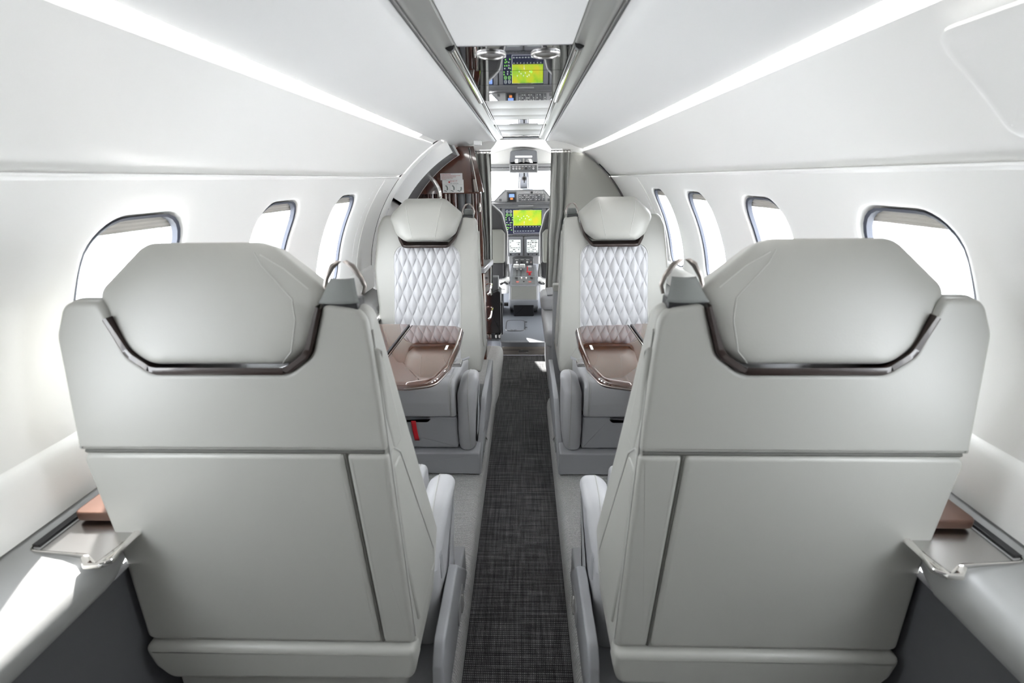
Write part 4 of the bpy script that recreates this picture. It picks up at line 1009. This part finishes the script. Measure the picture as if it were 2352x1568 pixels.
mkbox('map_frame', (-.094, .160, -.0142, -.0122, -.098, -.095), mat('screen_grey', (.05, .05, .05), .3, emit=(.35, .36, .4), es=1), d_)
for k in range(9): mkbox('map_symbol', (-.08 + .027 * k, -.074 + .027 * k, -.0148, -.0125, -.042, -.038), SCRW, d_)
for k in range(8): mkbox('map_symbol', (-.086 + .024 * k, -.070 + .024 * k, -.0148, -.0125, -.080, -.077), SCRW, d_)
for x, z in ((-.02, .035), (.0, .05), (.015, .03), (.03, .055), (.005, .0), (.05, .02), (-.035, .02), (.045, .045), (-.05, .05)):
    bm = bmesh.new(); pillow(bm, [(x - .004, z - .004), (x + .004, z - .003), (x + .003, z + .005), (x - .003, z + .004)], -.0150, -.0143, 0, 0, lambda a, b, d: Vector((a, d, b)), 1); link_bm('map_symbol', bm, SCRW, d_, smooth=False)
mkbox('course_line', (.003, .005, -.0150, -.0143, -.028, .0), SCRW, d_)
bm = bmesh.new(); pillow(bm, [(.060, .012), (.074, .02), (.066, .034), (.052, .024)], -.0150, -.0143, 0, 0, lambda a, b, d: Vector((a, d, b)), 1); link_bm('map_symbol', bm, SCRG, d_, smooth=False)
for x in (-.147, -.115):
    for z, mt_ in ((.092, SCRW), (.063, SCRG)):
        bm = bmesh.new(); tube(bm, [Vector((x + .010 * math.cos(a * PI / 9), -.0145, z + .011 * math.sin(a * PI / 9))) for a in range(18)], .0012, 5, True); link_bm('gauge_ring', bm, mt_, d_)
        mkbox('gauge_needle', (x - .003, x + .004, -.015, -.0138, z - .001, z + .002), SCRW, d_)
for x, z, mt_ in ((-.158, .040, SCRG), (-.13, .036, SCRW), (-.102, .040, SCRG), (-.158, .022, SCRG), (-.128, .020, SCRW), (-.102, .02, SCRG), (-.152, -.003, SCRW), (-.120, -.006, SCRW), (-.108, -.004, SCRG), (-.152, -.022, SCRG), (-.135, -.022, SCRG), (-.118, -.024, SCRW), (-.148, -.045, SCRG), (-.135, -.05, SCRG), (-.118, -.046, SCRW), (-.145, -.065, SCRG), (-.110, -.068, SCRG), (-.145, -.085, SCRW)):
    bm = bmesh.new(); pillow(bm, [(x - .006, z - .003), (x + .006, z - .002), (x + .002, z + .004), (x - .002, z + .003)], -.015, -.0138, 0, 0, lambda a, b, d: Vector((a, d, b)), 1); link_bm('gauge_mark', bm, mt_, d_, smooth=False)
for k in range(12): mkbox('softkey', (-.155 + .026 * k, -.139 + .026 * k, -.015, -.011, -.1195, -.1125), GREYD, d_, 0.001)
for s, side in ((-1, 'left'), (1, 'right')):
    d_ = display((CX0 + s * .41, 4.225, .832), .40, .252, 'blue and green flight screen on the %s of the instrument panel' % side)
    mkbox('screen', (-.165, .165, -.0135, -.011, -.103, .112), SCRN, d_)
    mkbox('sky_view', (-.155, .155, -.0145, -.0125, .02, .106), SCRB, d_)
    mkbox('ground_view', (-.155, .155, -.0145, -.0125, -.06, .02), MAP, d_)
for s, side in ((-1, 'left'), (1, 'right')):
    d_ = display((CX0 + s * .080, 4.20, .618), .148, .176, 'small white text screen on the %s below the centre map screen' % side)
    mkbox('screen', (-.052, .052, -.0135, -.011, -.052, .062), SCRW, d_)
    random.seed(5 + s)
    for r_ in range(7):
        x = -.046
        while x < .04:
            w_ = random.uniform(.006, .03)
            if random.random() < .65: mkbox('text_block', (x, min(.047, x + w_), -.0142, -.0128, .048 - .0155 * r_, .055 - .0155 * r_), random.choice((INK, INK, GREYD, INKG)), d_)
            x += w_ + .005
    for x in (-.038, .0, .038):
        bm = bmesh.new(); cyl(bm, (x, -.022, -.070), .008 if x else .004, .012, 'y', 12); link_bm('knob', bm, BLACK, d_)

# pedestal
t = empty('centre_pedestal', (CX0, 3.9, .1), 'grey centre pedestal between the pilot seats with thrust levers and switches', 'pedestal')
L = t.location
mkbox('radio_panel', (-.088, .104, 4.165, 4.22, .449, .516), GREYD, t, 0.003, L)
for x, mt_ in ((-.055, WHITEP), (-.01, BLACK), (.04, WHITEP), (.075, SATIN)):
    bm = bmesh.new(); cyl(bm, Vector((x + .008, 4.15, .482)) - L, .009, .016, 'y', 14); link_bm('knob', bm, mt_, t)
for x in (-.05, .0, .05): mkbox('switch_legend', (x - .012, x + .018, 4.163, 4.166, .502, .505), PAPER, t, 0, L)
# body: side profile in (y, z)
bm = bmesh.new(); ol = fillet([(3.60, .265), (3.60, .392), (3.76, .430), (4.20, .450), (4.24, .1015), (3.86, .1015), (3.70, .20)], [.02, .012, .02, 0, 0, .02, .03], 4)
pillow(bm, ol, -.105, .137, .012, .012, lambda a, b, d: Vector((d * (1 + .0 * a), a, b)) - L, 4); link_bm('body', bm, GREYM, t)
bm = bmesh.new(); box(bm, -.088, .120, 3.594, 3.606, .275, .385, .003)
for v in bm.verts: v.co -= L
link_bm('front_cover', bm, mat('pedestal_cover', (.115, .118, .11), .5), t)
mkbox('toe_recess', (-.070, .100, 3.70, 3.95, .1015, .26), mat('matte_black', (.004, .004, .005), .9, spec=.1), t, 0.01, L)
def slope(y): return .392 + (y - 3.60) * .2375 if y < 3.76 else .430 + (y - 3.76) * .0455
def onslope(name, x0, x1, y0, y1, th, material, r=0.001):
    bm = bmesh.new(); pillow(bm, [(x0, y0), (x1, y0), (x1, y1), (x0, y1)], -.004, th, 0, 0, lambda a, b, d: Vector((a, b, slope(b) + d)) - L, 1); return link_bm(name, bm, material, t, smooth=False)
onslope('switch_panel', -.078, .108, 3.615, 3.745, .003, GREYD)
for x, y, mt_, r_ in ((-.045, 3.715, BLACK, .012), (.08, 3.715, BLACK, .012), (-.002, 3.715, SATIN, .008), (.036, 3.715, SATIN, .008)):
    bm = bmesh.new(); cyl(bm, Vector((x, y, slope(y))) - L, r_, .018, 'z', 14); link_bm('knob', bm, mt_, t)
for x in (-.035, .065):
    bm = bmesh.new(); cyl(bm, Vector((x, 3.655, slope(3.655))) - L, .013, .008, 'z', 16); link_bm('button', bm, mat('red_button_%d' % (x > 0), (.45, .12, .10), .4), t)['label'] = 'round red guarded button'
bm = bmesh.new(); cyl(bm, Vector((.016, 3.655, slope(3.655))) - L, .006, .012, 'z', 10); link_bm('knob', bm, BLACK, t)
onslope('lever_quadrant', -.078, .108, 3.78, 4.12, .002, GREYD)
for x in (-.042, -.008):
    onslope('lever_slot', x - .006, x + .006, 3.79, 4.02, .0035, BLACK)
    bm = bmesh.new(); tube(bm, [Vector((x, 3.99, .44)) - L, Vector((x, 4.0, .475)) - L], .004, 6); lv = link_bm('thrust_lever', bm, SATIN, t)
    bm = bmesh.new(); box(bm, x - .024, x + .024, 3.975, 4.015, .462, .492, .006)
    for v in bm.verts: v.co += Vector((-.008 if x < -.02 else .012, 0, 0)) - L
    link_bm('lever_grip', bm, WHITEP, lv)
bm = bmesh.new(); box(bm, .038, .085, 3.815, 3.835, .452, .460, .003)
for v in bm.verts: v.co -= L
link_bm('brake_handle', bm, RED, t)['label'] = 'red T-shaped handle'
bm = bmesh.new(); box(bm, .056, .076, 3.80, 3.83, .425, .455, .004)
for v in bm.verts: v.co -= L
link_bm('brake_handle_stem', bm, RED, t)['label'] = 'red handle stem'
bm = bmesh.new(); tube(bm, [Vector((.048, 3.93, .44)) - L, Vector((.048, 3.94, .48)) - L], .005, 8); link_bm('flap_lever', bm, RED, t)
mkbox('flap_knob', (.052, .084, 3.94, 3.96, .472, .486), WHITEP, t, 0.003, L)

# pilot seats
for s, side in ((-1, 'left'), (1, 'right')):
    t = empty('pilot_seat', (CX0 + s * .32, 3.62, .1), 'black and grey %s pilot seat with a rounded back rim, beyond the curtain' % side, 'seat', 'pilot seats')
    L = Vector((0, 3.62, .1)); sc = s
    ol = fillet([(-.185, .44), (.185, .44), (.190, .80), (.150, .95), (.07, 1.02), (-.07, 1.02), (-.150, .95), (-.190, .80)], [.04, .04, .1, .06, .06, .06, .06, .1], 6)
    bm = bmesh.new(); pillow(bm, ol, 3.62, 3.72, .02, .03, lambda a, b, d: Vector((a, d, b)) - L, 4); link_bm('back_shell', bm, BLACK, t)
    bm = bmesh.new(); e = [p for p in ol]; tube(bm, [Vector((p.x, 3.64, p.y)) - L for p in e], .008, 8, True); link_bm('rim', bm, GREYL, t)
    bm = bmesh.new(); pillow(bm, fillet([(-.14, .57), (.14, .57), (.145, .80), (.12, .83), (-.12, .83), (-.145, .80)], .02, 5), 3.595, 3.63, .015, 0, lambda a, b, d: Vector((a + (-s * .03), d, b)) - L, 4); link_bm('back_pad', bm, bpy.data.materials.get('pilot_pad') or mat('pilot_pad', (.14, .143, .128), .5), t)
    bm = bmesh.new(); pillow(bm, fillet([(-.10, .46), (.12, .46), (.12, .57), (-.10, .57)], .01, 4), 3.60, 3.63, .006, 0, lambda a, b, d: Vector((a - s * .04, d, b)) - L, 3); link_bm('adjuster_box', bm, BLACK, t)
    bm = bmesh.new(); tube(bm, [Vector((-s * .195, 3.62, .56)) - L, Vector((-s * .20, 3.61, .50)) - L, Vector((-s * .197, 3.61, .46)) - L], .008, 8); link_bm('lever', bm, BLACK, t)
    bm = bmesh.new(); pillow(bm, fillet([(-.21, .30), (.21, .30), (.21, .44), (-.21, .44)], .05, 6), 3.66, 4.08, .04, .05, lambda a, b, d: Vector((a, d, b)) - L, 5); link_bm('seat_cushion', bm, mat('fleece_%s' % side, (.72, .72, .72), .95, bump=(120, .9)), t)
    bm = bmesh.new(); tube(bm, [Vector((-s * .20 + .012 * math.sin(k), 3.64, .40 + .01 * math.cos(k * 2))) - L + Vector((s * .012 * k, 0, 0)) for k in range(6)], .009, 6); link_bm('harness', bm, BLACK, t)
    mkbox('pedestal_base', (-.14, .14, 3.70, 4.0, .1015, .30), GREYD, t, 0.01, L)
t = empty('equipment_box', (-.2, 3.22, .1), 'tall black equipment box standing at the left edge of the cockpit entrance', 'box')
bm = bmesh.new(); pillow(bm, fillet([(-.27, .135), (-.148, .135), (-.148, .44), (-.165, .455), (-.21, .435), (-.27, .43)], [.004, .004, .01, .01, .03, .004], 4), 3.15, 3.30, .006, .004, lambda a, b, d: Vector((a, d, b)) - t.location, 3); link_bm('case', bm, BLACK, t)
mkbox('upper_bracket', (-.235, -.165, 3.20, 3.28, .43, .54), GREYD, t, .004, t.location)
mkbox('edge_rail', (-.148, -.138, 3.17, 3.22, .12, .36), BLACK, t, .002, t.location)
for x in (-.245, -.185, -.16): mkbox('rail_foot', (x - .008, x + .008, 3.12, 3.30, .1015, .136), SATIN, t, .002, t.location)
bm = bmesh.new(); cyl(bm, Vector((-.125, 3.17, .35)) - t.location, .014, .03, 'x', 12); link_bm('knob', bm, BLACK, t)

# aircraft nose outside the windscreen closes the cockpit front below the glass
bm = bmesh.new(); pillow(bm, [(-.62, .1), (.62, .1), (.60, 1.0), (-.60, 1.0)], 4.66, 4.70, 0, 0, lambda a, b, d: Vector((a, d, b)), 1); setp(link_bm('wall_nose', bm, GREYM, smooth=False), kind='structure')
